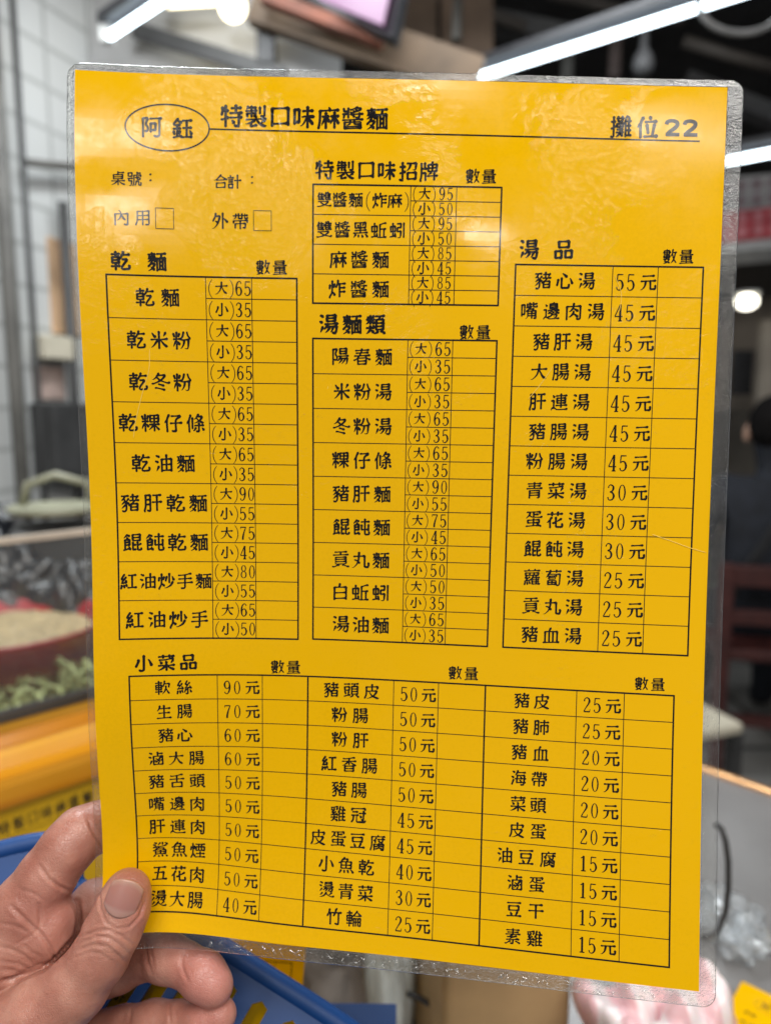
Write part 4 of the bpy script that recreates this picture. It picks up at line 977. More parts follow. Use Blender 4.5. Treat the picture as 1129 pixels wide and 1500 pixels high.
def stroke_profile(pts, fa, fb, w):
    (ax, ay), (bx, by) = pts[0], pts[-1]
    dx, dy = bx - ax, by - ay
    flip = dx < 0 if abs(dx) > 2.2 * abs(dy) else dy > 0
    if flip:
        pts = pts[::-1]
        fa, fb = fb, fa
        dx, dy = -dx, -dy
    seg = [math.dist(pts[i], pts[i + 1]) for i in range(len(pts) - 1)]
    L = sum(seg)
    n = max(4, min(12, int(L / 0.05)))
    P = [pts[0]] + list(pts) + [pts[-1]]
    out, wd = [], []
    ang = math.degrees(math.atan2(dy, dx))
    horiz = abs(ang) < 24
    vert = -112 < ang < -68
    left = ang <= -112
    right = -68 <= ang <= -24
    for k in range(n + 1):
        t = k / n
        s = t * L
        i = 0
        while i < len(seg) - 1 and s > seg[i]:
            s -= seg[i]
            i += 1
        u = min(1, s / seg[i]) if seg[i] > 0 else 0
        p0, p1, p2, p3 = P[i], P[i + 1], P[i + 2], P[i + 3]
        if len(pts) == 2:
            q = [p1[j] + (p2[j] - p1[j]) * u for j in (0, 1)]
        else:
            q = [0.5 * ((2 * p1[j]) + (-p0[j] + p2[j]) * u + (2 * p0[j] - 5 * p1[j] + 4 * p2[j] - p3[j]) * u * u
                        + (-p0[j] + 3 * p1[j] - 3 * p2[j] + p3[j]) * u ** 3) for j in (0, 1)]
        out.append(q)
        g = lambda c, s_: math.exp(-((t - c) / s_) ** 2)
        el = min(.5, 0.09 / max(L, .05))
        if L < 0.2 and (fa or fb) and not horiz and not vert:
            f = (0.35 + 1.15 * t ** 0.8) if right else (1.25 - 0.8 * t)
        elif horiz:
            f = 0.62 + 0.30 * g(0, el) + 0.66 * g(0.98, el * 1.1)
        elif vert:
            f = 1.0 + 0.28 * g(0, el) - 0.08 * t + 0.10 * g(1, el)
        elif left:
            f = 1.15 - 0.25 * t
            if fb:
                f = 1.25 * (1 - 0.86 * t ** 1.5)
        else:
            f = 0.9
            if fb:
                f = 0.55 + 1.0 * t ** 1.2
            if fb and L > .3:
                f *= 1 - 0.9 * max(0, (t - 0.80) / 0.20) ** 1.6
        wd.append(w * f)
    return out, wd

def ribbon(o, wd, cap=0.42):
    res, Lf, Rt = [], [], []
    for i, (x, y) in enumerate(o):
        a = o[max(i - 1, 0)]
        b = o[min(i + 1, len(o) - 1)]
        tx, ty = b[0] - a[0], b[1] - a[1]
        l = math.hypot(tx, ty) or 1
        nx, ny = -ty / l, tx / l
        h = wd[i] / 2
        Lf.append((x + nx * h, y + ny * h))
        Rt.append((x - nx * h, y - ny * h))
    for i in range(len(o) - 1):
        res.append([Lf[i], Rt[i], Rt[i + 1], Lf[i + 1]])
    if cap:
        def cp(i):
            x, y = o[i]
            j = 1 if i == 0 else len(o) - 2
            tx, ty = x - o[j][0], y - o[j][1]
            l = math.hypot(tx, ty) or 1
            return (x + tx / l * wd[i] * cap, y + ty / l * wd[i] * cap)
        res.append([cp(0), Rt[0], Lf[0]])
        res.append([cp(len(o) - 1), Lf[-1], Rt[-1]])
    return res

_gc = {}
def glyph(ch, bold):
    key = (ch, bold)
    if key in _gc:
        return _gc[key]
    s = GLYPHS[ch]
    sw = s[0] * 0.001
    w = sw ** 0.8 * 0.07 ** 0.2 * bold * 1.5
    res = []
    for st in s[1:]:
        fl = st[0]
        pts = []
        for k in range(1, len(st), 2):
            x = st[k] / 99 - .5
            y = st[k + 1] / 99 - .5
            pts.append((x * 0.98, (y + 0.063 * x) * 0.98))
        o, wd = stroke_profile(pts, bool(fl & 1), bool(fl & 2), w)
        res += ribbon(o, wd)
    _gc[key] = res
    return res

def spline(pts, sub=5):
    """(x, y, width) control points -> smooth path"""
    P = [pts[0]] + list(pts) + [pts[-1]]
    o, wd = [], []
    for i in range(len(pts) - 1):
        for k in range(sub):
            u = k / sub
            q = [0.5 * ((2 * P[i + 1][j]) + (-P[i][j] + P[i + 2][j]) * u + (2 * P[i][j] - 5 * P[i + 1][j] + 4 * P[i + 2][j] - P[i + 3][j]) * u * u
                        + (-P[i][j] + 3 * P[i + 1][j] - 3 * P[i + 2][j] + P[i + 3][j]) * u ** 3) for j in (0, 1, 2)]
            o.append(q[:2])
            wd.append(q[2])
    o.append(list(pts[-1][:2]))
    wd.append(pts[-1][2])
    return o, wd

T_, M_, K_ = .066, .096, .13
DIG = {
    '0': [[(.25 + .175 * math.cos(a), .5 + .47 * math.sin(a), .036 + .056 * abs(math.cos(a)) ** 1.4) for a in [math.pi / 2 + k * math.pi / 8 for k in range(17)]]],
    '1': [[(.27, .97, K_), (.27, .5, K_), (.27, .02, K_)], [(.11, .84, T_), (.2, .89, T_), (.28, .97, M_)], [(.12, .02, T_), (.42, .02, T_)]],
    '2': [[(.08, .74, .10), (.1, .87, .06), (.22, .965, T_), (.36, .9, M_), (.4, .74, K_), (.33, .54, M_), (.18, .3, T_), (.06, .06, T_)], [(.06, .045, .075), (.42, .045, .085)], [(.42, .045, .06), (.455, .22, .03)]],
    '3': [[(.07, .79, .09), (.11, .91, .05), (.22, .965, T_), (.35, .88, M_), (.37, .74, K_), (.31, .59, M_), (.17, .53, T_)], [(.17, .53, T_), (.33, .47, M_), (.41, .28, K_), (.34, .09, M_), (.2, .03, T_), (.1, .07, .05), (.06, .2, .09)]],
    '4': [[(.32, .97, T_), (.18, .63, T_), (.03, .29, T_)], [(.03, .275, T_), (.48, .275, T_)], [(.34, .98, K_), (.34, .5, K_), (.34, .02, K_)], [(.23, .015, T_), (.45, .015, T_)]],
    '5': [[(.1, .945, .075), (.42, .945, .06)], [(.105, .95, T_), (.08, .52, T_)], [(.08, .51, T_), (.2, .6, T_), (.34, .55, M_), (.42, .33, K_), (.37, .13, M_), (.24, .03, T_), (.11, .06, .05), (.06, .19, .09)]],
    '6': [[(.41, .84, .09), (.36, .94, .05), (.25, .96, T_), (.13, .82, M_), (.065, .5, K_), (.09, .2, M_), (.17, .05, T_), (.27, .03, T_), (.38, .12, M_), (.425, .3, K_), (.37, .5, M_), (.26, .58, T_), (.14, .5, T_), (.08, .36, M_)]],
    '7': [[(.05, .935, .075), (.44, .935, .075)], [(.06, .95, .05), (.05, .79, .03)], [(.44, .94, T_), (.31, .58, M_), (.23, .25, K_), (.215, .02, K_)]],
    '8': [[(.25 + .145 * math.cos(a), .75 + .215 * math.sin(a), .038 + .045 * abs(math.cos(a))) for a in [k * math.pi / 6 for k in range(13)]],
          [(.25 + .18 * math.cos(a), .28 + .245 * math.sin(a), .038 + .05 * abs(math.cos(a))) for a in [k * math.pi / 6 for k in range(13)]]],
    '(': [[(.36, 1.06, .03), (.2, .8, .05), (.14, .45, .055), (.2, .12, .05), (.36, -.14, .03)]],
    ')': [[(.1, 1.06, .03), (.26, .8, .05), (.32, .45, .055), (.26, .12, .05), (.1, -.14, .03)]],
    ':': [[(.19, .33, .17), (.23, .26, .17)], [(.19, .77, .17), (.23, .70, .17)]],
}
DIG['9'] = [[(.49 - x, 1 - y, w) for x, y, w in DIG['6'][0]]]
BOLD2 = [[(.09, .67, .21), (.15, .82, .21), (.4, .885, .2), (.64, .8, .22), (.66, .62, .22), (.5, .43, .22), (.27, .25, .21), (.16, .12, .2)], [(.06, .1, .21), (.8, .1, .21)]]

def digit(ch):
    key = ('d', ch)
    if key not in _gc:
        res = []
        for st in DIG[ch]:
            o, wd = spline(st)
            res += ribbon(o, wd, .2)
        _gc[key] = res
    return _gc[key]

class Print:
    """collects the printed shapes of one sheet, in sheet millimetres"""
    def __init__(s):
        s.text, s.line = [], []
    def ch(s, c, X, Y, em, bold=1.0):
        for q in glyph(c, bold):
            s.text.append([(X + x * em, Y + y * em) for x, y in q])
    def run(s, txt, X0, X1, Y, em, bold):
        n = len(txt)
        for i, c in enumerate(txt):
            s.ch(c, X0 + (X1 - X0) * (i / (n - 1) if n > 1 else 0), Y, em * 1.07, bold)
    def num(s, c, X, Y, h, sx=1.0):
        """digit centred at X, Y, of height h"""
        for q in digit(c):
            s.text.append([(X + (x - .25) * h * sx, Y + (y - .5) * h) for x, y in q])
    def rule(s, x0, y0, x1, y1, w):
        L = math.hypot(x1 - x0, y1 - y0)
        n = max(1, int(L / 2.2))
        o = [(x0 + (x1 - x0) * k / n, y0 + (y1 - y0) * k / n) for k in range(n + 1)]
        s.line += ribbon(o, [w] * (n + 1), 0)
    def path(s, o, w):
        s.line += ribbon(o, [w] * len(o), 0)
    def build(s, which, fn, off, name, mat, parent):
        V, F = [], []
        for q in getattr(s, which):
            k = len(V)
            V += [fn(x, y, off) for x, y in q]
            F.append(tuple(range(k, k + len(q))))
        return mesh_obj(name, V, F, mat, parent)

PL, PR, PT, PB = -104.9, 104.65, 148.9, -148.4
THIN, THICK = 0.26, 0.55
PRN = Print()
for t_ in TEXTS:
    PRN.run(*t_)
# heading: oval round the stall's name, rule, stall number in heavy sans figures
for c, X in (('22', None),):
    for X in (84.6, 90.5):
        for st in BOLD2:
            o, wd = spline(st)
            for q in ribbon(o, wd, 0):
                PRN.text.append([(X + x * 6.1, 132.9 + y * 5.6) for x, y in q])
PRN.path([(-76.1 + 13.25 * math.cos(a), 132.05 + 7.25 * math.sin(a)) for a in [2 * math.pi * k / 72 for k in range(73)]], 0.5)
PRN.rule(-62.85, 132.0, 96.2, 131.45, 0.5)
for X, Y in ((-82.0, 116.3), (-49.5, 116.3)):
    PRN.num(':', X + .6, Y, 4.2)
for x0, y0, x1, y1 in ((-80.18, 106.87, -74.44, 100.4), (-48.65, 106.77, -42.87, 100.48)):
    for a in ((x0, y0, x1, y0), (x1, y0, x1, y1), (x1, y1, x0, y1), (x0, y1, x0, y0)):
        PRN.rule(*a, 0.22)

def grid(xs, top, h, n, thick=(), split=None):
    """table: column positions, rows; split = (from col, to col) that get half rows too"""
    for i, x in enumerate(xs):
        PRN.rule(x, top + .25, x, top + h - .25, THICK if i in (0, len(xs) - 1) or i in thick else THIN)
    for i in range(n + 1):
        y = top + h * i / n
        PRN.rule(xs[0], y, xs[-1], y, THICK if i in (0, n) else THIN)
        if split is not None and i < n:
            PRN.rule(xs[split], y + h / n / 2, xs[-1], y + h / n / 2, THIN)

AX = (-96.31, -64.56, -49.47, -34.57)
CX = (-29.27, 2.46, 17.4, 32.02)
DX = (37.39, 69.39, 84.31, 99.1)
EX = (-93.38, -63.29, -47.32, -30.97, -0.25, 15.51, 31.79, 62.86, 78.72, 95.02)
grid(AX, 85.45, -123.82, 9, split=1)
grid(CX, 115.38, -37.76, 4, split=1)
grid(CX, 66.15, -104.27, 9, split=1)
grid(DX, 90.94, -129.03, 13)
grid(EX, -51.82, -89.84, 10, thick=(3, 6))

def sizes(X0, pr, top, h, n, dh, xs, em):
    for i, (a, b) in enumerate(pr):
        for k, (c, v) in enumerate((('大', a), ('小', b))):
            Y = top + h / n * (i + .25 + .5 * k)
            PRN.num('(', xs[0], Y - .1, em * 1.0)
            PRN.ch(c, xs[1], Y, em, .95)
            PRN.num(')', xs[2], Y - .1, em * 1.0)
            PRN.num(v[0], xs[3], Y, dh, .98)
            PRN.num(v[1], xs[4], Y, dh, .98)
sizes(0, [('65', '35')] * 5 + [('90', '55'), ('75', '45'), ('80', '55'), ('65', '50')], 85.45, -123.82, 9, 4.75, (-63.0, -59.4, -55.9, -53.7, -50.8), 5.0)
sizes(0, [('95', '50'), ('95', '50'), ('85', '45'), ('85', '45')], 115.38, -37.76, 4, 4.0, (3.9, 7.0, 10.1, 12.7, 15.3), 4.6)
sizes(0, [('65', '35')] * 4 + [('90', '55'), ('75', '45'), ('65', '50'), ('50', '35'), ('65', '35')], 66.15, -104.27, 9, 4.6, (3.8, 6.9, 10.1, 12.8, 15.7), 4.5)
def prices(vals, top, h, n, xs, dh, em):
    for i, v in enumerate(vals):
        Y = top + h / n * (i + .5)
        PRN.num(v[0], xs[0], Y - .2, dh)
        PRN.num(v[1], xs[1], Y - .2, dh)
        PRN.ch('元', xs[2], Y - .3, em, .95)
prices(['55'] + ['45'] * 6 + ['30'] * 3 + ['25'] * 3, 90.94, -129.03, 13, (71.9, 75.5, 81.2), 5.5, 6.3)
prices(['90', '70', '60', '60', '50', '50', '50', '50', '50', '40'], -51.82, -89.84, 10, (-59.8, -56.3, -50.9), 5.0, 6.0)
prices(['50', '50', '50', '50', '50', '45', '45', '40', '30', '25'], -51.82, -89.84, 10, (3.5, 6.9, 12.1), 5.2, 6.0)
prices(['25', '25', '20', '20', '20', '20', '15', '15', '15', '15'], -51.82, -89.84, 10, (66.4, 69.8, 75.1), 5.2, 6.1)
for X in (-11.3, 1.4):
    PRN.num('(' if X < 0 else ')', X, 110.5, 5.2)

# materials of the card
def film_coat(t, p):
    """the clear laminate over the print: a glossy coat, faintly crinkled"""
    p.inputs['Coat Weight'].default_value = 1.0
    p.inputs['Coat IOR'].default_value = 1.33
    v = coords(t)
    n1 = N(t, 'ShaderNodeTexNoise', i_Scale=16.0, i_Detail=1.0)
    n2 = N(t, 'ShaderNodeTexNoise', i_Scale=300.0, i_Detail=4.0, i_Roughness=0.65, i_Distortion=0.8)
    n3 = N(t, 'ShaderNodeTexNoise', i_Scale=24.0, i_Detail=2.0)       # where the film has gone cloudy and crinkled
    n4 = N(t, 'ShaderNodeTexNoise', i_Scale=38.0, i_Detail=6.0, i_Roughness=0.7)
    for n_ in (n1, n2, n3, n4):
        t.links.new(v, n_.inputs['Vector'])
    mk = N(t, 'ShaderNodeMapRange')
    mk.inputs['From Min'].default_value = 0.46
    mk.inputs['From Max'].default_value = 0.64
    t.links.new(n3.outputs['Fac'], mk.inputs['Value'])
    mu = N(t, 'ShaderNodeMath', operation='MULTIPLY')
    t.links.new(n2.outputs['Fac'], mu.inputs[0])
    t.links.new(mk.outputs[0], mu.inputs[1])
    rg = N(t, 'ShaderNodeMapRange')                                   # greasy and rubbed places
    rg.inputs['From Min'].default_value = 0.35
    rg.inputs['From Max'].default_value = 0.70
    rg.inputs['To Min'].default_value = 0.05
    rg.inputs['To Max'].default_value = 0.22
    t.links.new(n4.outputs['Fac'], rg.inputs['Value'])
    t.links.new(rg.outputs[0], p.inputs['Coat Roughness'])
    b1 = N(t, 'ShaderNodeBump', i_Strength=1.0)
    b1.inputs['Distance'].default_value = 0.0008
    t.links.new(n1.outputs['Fac'], b1.inputs['Height'])
    b2 = N(t, 'ShaderNodeBump', i_Strength=1.0)
    b2.inputs['Distance'].default_value = 0.00042
    t.links.new(mu.outputs[0], b2.inputs['Height'])
    t.links.new(b1.outputs[0], b2.inputs['Normal'])
    t.links.new(b2.outputs[0], p.inputs['Coat Normal'])

def paper_mat():
    m, t, p = new_mat('yellow_paper')
    v = coords(t)
    n = N(t, 'ShaderNodeTexNoise', i_Scale=900.0, i_Detail=3.0)
    n2 = N(t, 'ShaderNodeTexNoise', i_Scale=14.0, i_Detail=3.0)
    t.links.new(v, n.inputs['Vector'])
    t.links.new(v, n2.inputs['Vector'])
    ad = N(t, 'ShaderNodeMath', operation='ADD')
    t.links.new(n.outputs['Fac'], ad.inputs[0])
    t.links.new(n2.outputs['Fac'], ad.inputs[1])
    c = ramp(t, ad.outputs[0], [(0.35, (0.74, 0.405, 0.0008)), (1.0, (0.82, 0.452, 0.0012))])
    t.links.new(c, p.inputs['Base Color'])
    p.inputs['Roughness'].default_value = 0.8
    p.inputs['Specular IOR Level'].default_value = 0.0
    film_coat(t, p)
    return m
M_PAPER = paper_mat()
M_INK, _t, _p = new_mat('black_ink')
_p.inputs['Base Color'].default_value = (0.012, 0.011, 0.012, 1)
_p.inputs['Roughness'].default_value = 0.8
_p.inputs['Specular IOR Level'].default_value = 0.0
film_coat(_t, _p)
M_RIM = clear_film('laminate_edge', rough=0.10, ior=1.33, bump=0.42, bscale=160, milk=0.012, dist=0.0012, fine=0.8)
M_EDGE = clear_film('laminate_cut_edge', rough=0.15, ior=1.6, bump=0.5, bscale=200, milk=0.6, milk_col=(0.95, 0.95, 0.95))  # whitened so that bright edge highlights sit in the colour

def sheet(fn, x0, x1, y0, y1, nx, ny, off, thick, name, mat, parent):
    V, F = [], []
    for s in (off, off - thick):
        for j in range(ny + 1):
            for i in range(nx + 1):
                V.append(fn(x0 + (x1 - x0) * i / nx, y0 + (y1 - y0) * j / ny, s))
    st = (nx + 1) * (ny + 1)
    for j in range(ny):
        for i in range(nx):
            a = j * (nx + 1) + i
            F.append((a, a + 1, a + nx + 2, a + nx + 1))
            F.append((st + a, st + a + nx + 1, st + a + nx + 2, st + a + 1))
    rim = [i for i in range(nx)] + [j * (nx + 1) + nx for j in range(ny)] + [ny * (nx + 1) + i for i in range(nx, 0, -1)] + [j * (nx + 1) for j in range(ny, 0, -1)]
    for k in range(len(rim)):
        a, b = rim[k], rim[(k + 1) % len(rim)]
        F.append((a, a + st, b + st, b))
    return mesh_obj(name, V, F, mat, parent, smooth=False)

LX0, LX1, LY0, LY1, LR = -107.2, 110.0, -153.3, 151.2, 4.5
def rounded(x0, x1, y0, y1, r, step=2.5):
    """outline points, counter-clockwise, evenly spread"""
    out = []
    cs = [(x1 - r, y0 + r, -90), (x1 - r, y1 - r, 0), (x0 + r, y1 - r, 90), (x0 + r, y0 + r, 180)]
    for k, (cx, cy, a0) in enumerate(cs):
        for i in range(7):
            a = R(a0 + 90 * i / 6)
            out.append((cx + r * math.cos(a), cy + r * math.sin(a)))
        nx_, ny_, na = cs[(k + 1) % 4]
        a = R(a0 + 90)
        p = out[-1]
        q = (nx_ + r * math.cos(R(na)), ny_ + r * math.sin(R(na)))
        L = math.dist(p, q)
        n = int(L / step)
        for i in range(1, n):
            out.append((p[0] + (q[0] - p[0]) * i / n, p[1] + (q[1] - p[1]) * i / n))
    return out

def build_card(fn, name, full=True):
    root = empty(name)
    pap = sheet(fn, PL, PR, PB, PT, 72, 100, 0.0, 0.12, 'paper', M_PAPER, root)
    PRN.build('text', fn, 0.07, 'printed_text', M_INK, pap)
    PRN.build('line', fn, 0.05, 'table_lines', M_INK, pap)
    if full:
        # the sealed rim: a ring round the paper, stepped down beside it
        out = rounded(LX0, LX1, LY0, LY1, LR)
        def inner(x, y, g):
            return (min(max(x, PL - g), PR + g), min(max(y, PB - g), PT + g))
        rows = []
        rnd = random.Random(4)
        for (x, y) in out:
            w = rnd.uniform(-.05, .05)
            x, y = x + w, y + w
            a = inner(x, y, 0.02)
            b = inner(x, y, 0.7)
            k = lambda s: (a[0] + (x - a[0]) * s, a[1] + (y - a[1]) * s)
            rows.append([(a, .34), (b, .14), (k(.62), .1), (k(.93), .12), ((x, y), .02), ((x, y), -.22), (k(.93), -.3), (k(.6), -.3), (a, -.3)])
        V, F = [], []
        m = len(rows[0])
        for r_ in rows:
            for (p, o_) in r_:
                V.append(fn(p[0], p[1], o_))
        nr = len(rows)
        me_e = []
        for i in range(nr):
            for k in range(m - 1):
                F.append((i * m + k, ((i + 1) % nr) * m + k, ((i + 1) % nr) * m + k + 1, i * m + k + 1))
                me_e.append(1 if k in (0, 3, 4, 5) else 0)
        o = mesh_obj('sealed_edge', V, F, [M_RIM, M_EDGE], root, smooth=True)
        # moisture and air trapped in the seal along the bottom
        V2, F2 = [], []
        for _ in range(150):
            u = rnd.random()
            X = -75 + 165 * u ** .8
            Y = -150.9 + rnd.gauss(0, .9) - (0.5 if u > .5 else 0)
            Y = min(max(Y, -152.9), -148.9)
            a_, b_ = abs(rnd.gauss(0, .55)) + .18, abs(rnd.gauss(0, .22)) + .14
            th = rnd.gauss(0, .5)
            k0 = len(V2)
            V2.append(fn(X, Y, .42))
            ph = [rnd.uniform(.7, 1.3) for _ in range(10)]
            for rr, hh in ((.6, .34), (1.0, .1)):
                for q_ in range(10):
                    an = 2 * math.pi * q_ / 10
                    x_, y_ = a_ * rr * ph[q_] * math.cos(an), b_ * rr * ph[q_] * math.sin(an)
                    V2.append(fn(X + x_ * math.cos(th) - y_ * math.sin(th), Y + x_ * math.sin(th) + y_ * math.cos(th), hh))
            for q_ in range(10):
                n_ = (q_ + 1) % 10
                F2.append((k0, k0 + 1 + q_, k0 + 1 + n_))
                F2.append((k0 + 1 + q_, k0 + 11 + q_, k0 + 11 + n_, k0 + 1 + n_))
        mesh_obj('trapped_bubbles', V2, F2, clear_film('bubble_skin', rough=.06, ior=2.0, bump=.1, bscale=300, milk=.10), o, smooth=True)
        # pale kinks where the film has been bent
        kink = bpy.data.materials.get('film_kink') or simple('film_kink', (0.84, 0.55, 0.08), 0.3, var=.1)
        for pl, w_ in (([(-83.5, 62), (-84, 55), (-86.5, 47), (-89, 38), (-90, 32)], .26), ([(86, 2.4), (92, .5), (99, -1.9), (104, -3.2)], .24), ([(51, 58), (47, 52), (43, 47)], .22), ([(70, 88), (72.5, 82), (72, 76)], .2)):
            o_, wd_ = spline([(x, y, w_) for x, y in pl])
            wd_[0] = wd_[-1] = .03
            n_ = len(o_)
            V3, F3 = [], []
            for i in range(n_):
                q0_, q1_ = o_[max(i - 1, 0)], o_[min(i + 1, n_ - 1)]
                tx, ty = q1_[0] - q0_[0], q1_[1] - q0_[1]
                l_ = math.hypot(tx, ty)
                nx_, ny_ = -ty / l_ * wd_[i] / 2, tx / l_ * wd_[i] / 2
                V3 += [fn(o_[i][0] + nx_, o_[i][1] + ny_, .09), fn(o_[i][0], o_[i][1], .16), fn(o_[i][0] - nx_, o_[i][1] - ny_, .09)]
                if i:
                    k0 = 3 * i
                    F3 += [(k0 - 3, k0 - 2, k0 + 1, k0), (k0 - 2, k0 - 1, k0 + 2, k0 + 1)]
            mesh_obj('film_kink', V3, F3, kink, pap, smooth=True)
    return root

card = build_card(on_card, 'menu_card')
card.matrix_world = CARD_M
tag(card, 'large laminated yellow menu held up by the hand, printed with tables of prices', 'menu')

# ------------------------------------------------------------------ the hand
def cs(px, py, z):
    """photo point at depth z (mm) -> camera-frame millimetres"""
    return np.array([(px - 564.5) / FPX * z, (750 - py) / FPX * z, z])

def hand_field():
    """signed distance grid of the left hand, smooth-joined tapered limbs, millimetres in the camera frame"""
    lo = np.array([-215., -262., 225.])
    hi = np.array([-50., -88., 318.])
    st = 0.62
    n = np.ceil((hi - lo) / st).astype(int)
    D = np.full(n, 60.0, np.float32)
    ax = [lo[k] + st * np.arange(n[k]) for k in range(3)]

    def block(pts, m):
        a = np.maximum(np.floor((np.min(pts, 0) - m - lo) / st).astype(int), 0)
        b = np.minimum(np.ceil((np.max(pts, 0) + m - lo) / st).astype(int), n)
        return a, b

    def capsule(p, q, r0, r1, G):
        d = q - p
        L2 = d @ d
        t = np.clip(((G[0] - p[0]) * d[0] + (G[1] - p[1]) * d[1] + (G[2] - p[2]) * d[2]) / L2, 0, 1)
        r = r0 + (r1 - r0) * t
        return np.sqrt((G[0] - p[0] - d[0] * t) ** 2 + (G[1] - p[1] - d[1] * t) ** 2 + (G[2] - p[2] - d[2] * t) ** 2) - r

    def chain_field(pts, rad, k=3.0):
        """one limb on its own block"""
        pts = [np.array(p, float) for p in pts]
        a, b = block(pts, max(rad) + 9)
        if np.any(b <= a):
            return None
        G = np.meshgrid(*[ax[i][a[i]:b[i]] for i in range(3)], indexing='ij')
        f = None
        for i in range(len(pts) - 1):
            c = capsule(pts[i], pts[i + 1], rad[i], rad[i + 1], G)
            if f is None:
                f = c
            else:
                h = np.clip(k - np.abs(f - c), 0, None) / k
                f = np.minimum(f, c) - h * h * k * 0.25
        return a, b, f.astype(np.float32)

    def join(res, k):
        if res is None:
            return
        a, b, f = res
        s = tuple(slice(a[i], b[i]) for i in range(3))
        cur = D[s]
        h = np.clip(k - np.abs(cur - f), 0, None) / k
        D[s] = np.minimum(cur, f) - h * h * k * 0.25

    for pts, rad, k in HAND_LIMBS:
        join(chain_field([cs(*p) for p in pts], rad), k)
    # closed at the borders of the block
    for i in range(3):
        sl = [slice(None)] * 3
        for e in (0, -1):
            sl[i] = e
            D[tuple(sl)] = 2.0
    return D, lo, st

def surface_nets(D, lo, st):
    S = D < 0
    nx, ny, nz = D.shape
    c = np.zeros((nx - 1, ny - 1, nz - 1), np.int8)
    for dx in (0, 1):
        for dy in (0, 1):
            for dz in (0, 1):
                c += S[dx:nx - 1 + dx, dy:ny - 1 + dy, dz:nz - 1 + dz]
    act = (c > 0) & (c < 8)
    idx = np.full(act.shape, -1, np.int64)
    cells = np.argwhere(act)
    idx[act] = np.arange(len(cells))
    acc = np.zeros((len(cells), 3))
    cnt = np.zeros(len(cells))
    cor = [(i, j, k) for i in (0, 1) for j in (0, 1) for k in (0, 1)]
    for a in range(8):
        for b in range(a + 1, 8):
            if sum(abs(cor[a][i] - cor[b][i]) for i in range(3)) != 1:
                continue
            pa, pb = cells + cor[a], cells + cor[b]
            va, vb = D[tuple(pa.T)], D[tuple(pb.T)]
            m = (va < 0) != (vb < 0)
            t = np.where(m, va / np.where(m, va - vb, 1), 0)[:, None]
            p = np.array(cor[a]) + t * (np.array(cor[b]) - np.array(cor[a]))
            acc[m] += p[m]
            cnt[m] += 1
    V = lo + st * (cells + acc / cnt[:, None])
    F = []
    for axn in range(3):
        o = [i for i in range(3) if i != axn]
        s0 = [slice(1, -1)] * 3
        s0[axn] = slice(0, -1)
        a = S[tuple(s0)]
        s1 = [slice(1, -1)] * 3
        s1[axn] = slice(1, None)
        b = S[tuple(s1)]
        for flip, m in ((False, a & ~b), (True, ~a & b)):
            e = np.argwhere(m)
            e[:, o[0]] += 1
            e[:, o[1]] += 1
            q = []
            for da, db in ((0, 0), (-1, 0), (-1, -1), (0, -1)):
                w = e.copy()
                w[:, o[0]] += da
                w[:, o[1]] += db
                q.append(idx[tuple(w.T)])
            q = np.stack(q, 1)
            if flip != (axn == 1):
                q = q[:, ::-1]
            F.append(q)
    return V, np.vstack(F)

HAND_LIMBS = [
    # palm heel and wrist, running out of the picture to the lower left
    ([(-330, 1560, 262), (-60, 1500, 276), (10, 1450, 283)], [27, 22, 15], 6),
    ([(-60, 1560, 262), (-330, 1650, 258)], [24, 27], 8),
    # root of the index finger and the fleshy pad under it
    ([(-90, 1450, 272), (0, 1390, 272), (38, 1328, 272)], [17, 14.5, 11.3], 6),
    ([(10, 1400, 274), (68, 1366, 272), (77, 1346, 272.5)], [13, 9.4, 8.6], 4),
    ([(0, 1440, 274), (58, 1404, 273)], [13, 8.6], 4),
    # index finger: up along the left edge, then behind the card
    ([(38, 1326, 272), (70, 1283, 273.5), (97, 1245, 275.5)], [11.2, 10.2, 9.6], 3),
    ([(97, 1245, 275.5), (118, 1222, 279), (146, 1210, 284.5)], [9.6, 9.5, 8.8], 3),
    ([(146, 1210, 284.5), (190, 1208, 289), (245, 1222, 291), (300, 1240, 290)], [8.8, 8.4, 7.8, 6.6], 3),
    # middle finger, behind the index and the card
    ([(20, 1440, 288), (95, 1368, 291), (140, 1325, 293)], [12, 9.6, 9.0], 3),
    ([(140, 1325, 293), (215, 1305, 294), (290, 1315, 292), (330, 1330, 290)], [8.8, 8.6, 8, 6.8], 3),
    # ring finger under the card's lower edge, tip curled back toward the viewer
    ([(10, 1490, 296), (110, 1440, 294), (175, 1418, 290)], [12, 9.6, 9.2], 3),
    ([(175, 1418, 290), (214, 1402, 286.5)], [8.6, 8.1], 1.6),
    ([(214, 1402, 286.5), (246, 1404, 282.5), (268, 1412, 279)], [7.9, 8.4, 7.9], 1.4),
    ([(272, 1414, 278.5), (298, 1430, 274.5), (313, 1444, 272.5)], [7.7, 8.2, 7.2], 1.6),
    # little finger along the bottom of the picture
    ([(20, 1575, 292), (120, 1524, 290), (180, 1508, 287)], [12, 9, 8.4], 2),
    ([(180, 1508, 287), (225, 1499, 283), (262, 1496, 279)], [8.0, 7.6, 7.2], 1.6),
    ([(266, 1497, 278.5), (300, 1498, 274.5), (322, 1486, 273)], [7.0, 7.2, 6.2], 1.6),
    # thumb, pressing on the face of the card
    ([(-230, 1760, 260), (-80, 1620, 261), (0, 1545, 261), (62, 1492, 259.5)], [25, 22, 19, 15], 1.2),
    ([(62, 1492, 259.5), (112, 1447, 258.3), (146, 1402, 258.6)], [14.6, 10.6, 9.7], 1.0),
    ([(146, 1402, 258.6), (166, 1363, 259.6), (180, 1330, 261.0), (187, 1307, 262.4)], [9.5, 9.4, 9.1, 8.0], 3),
]

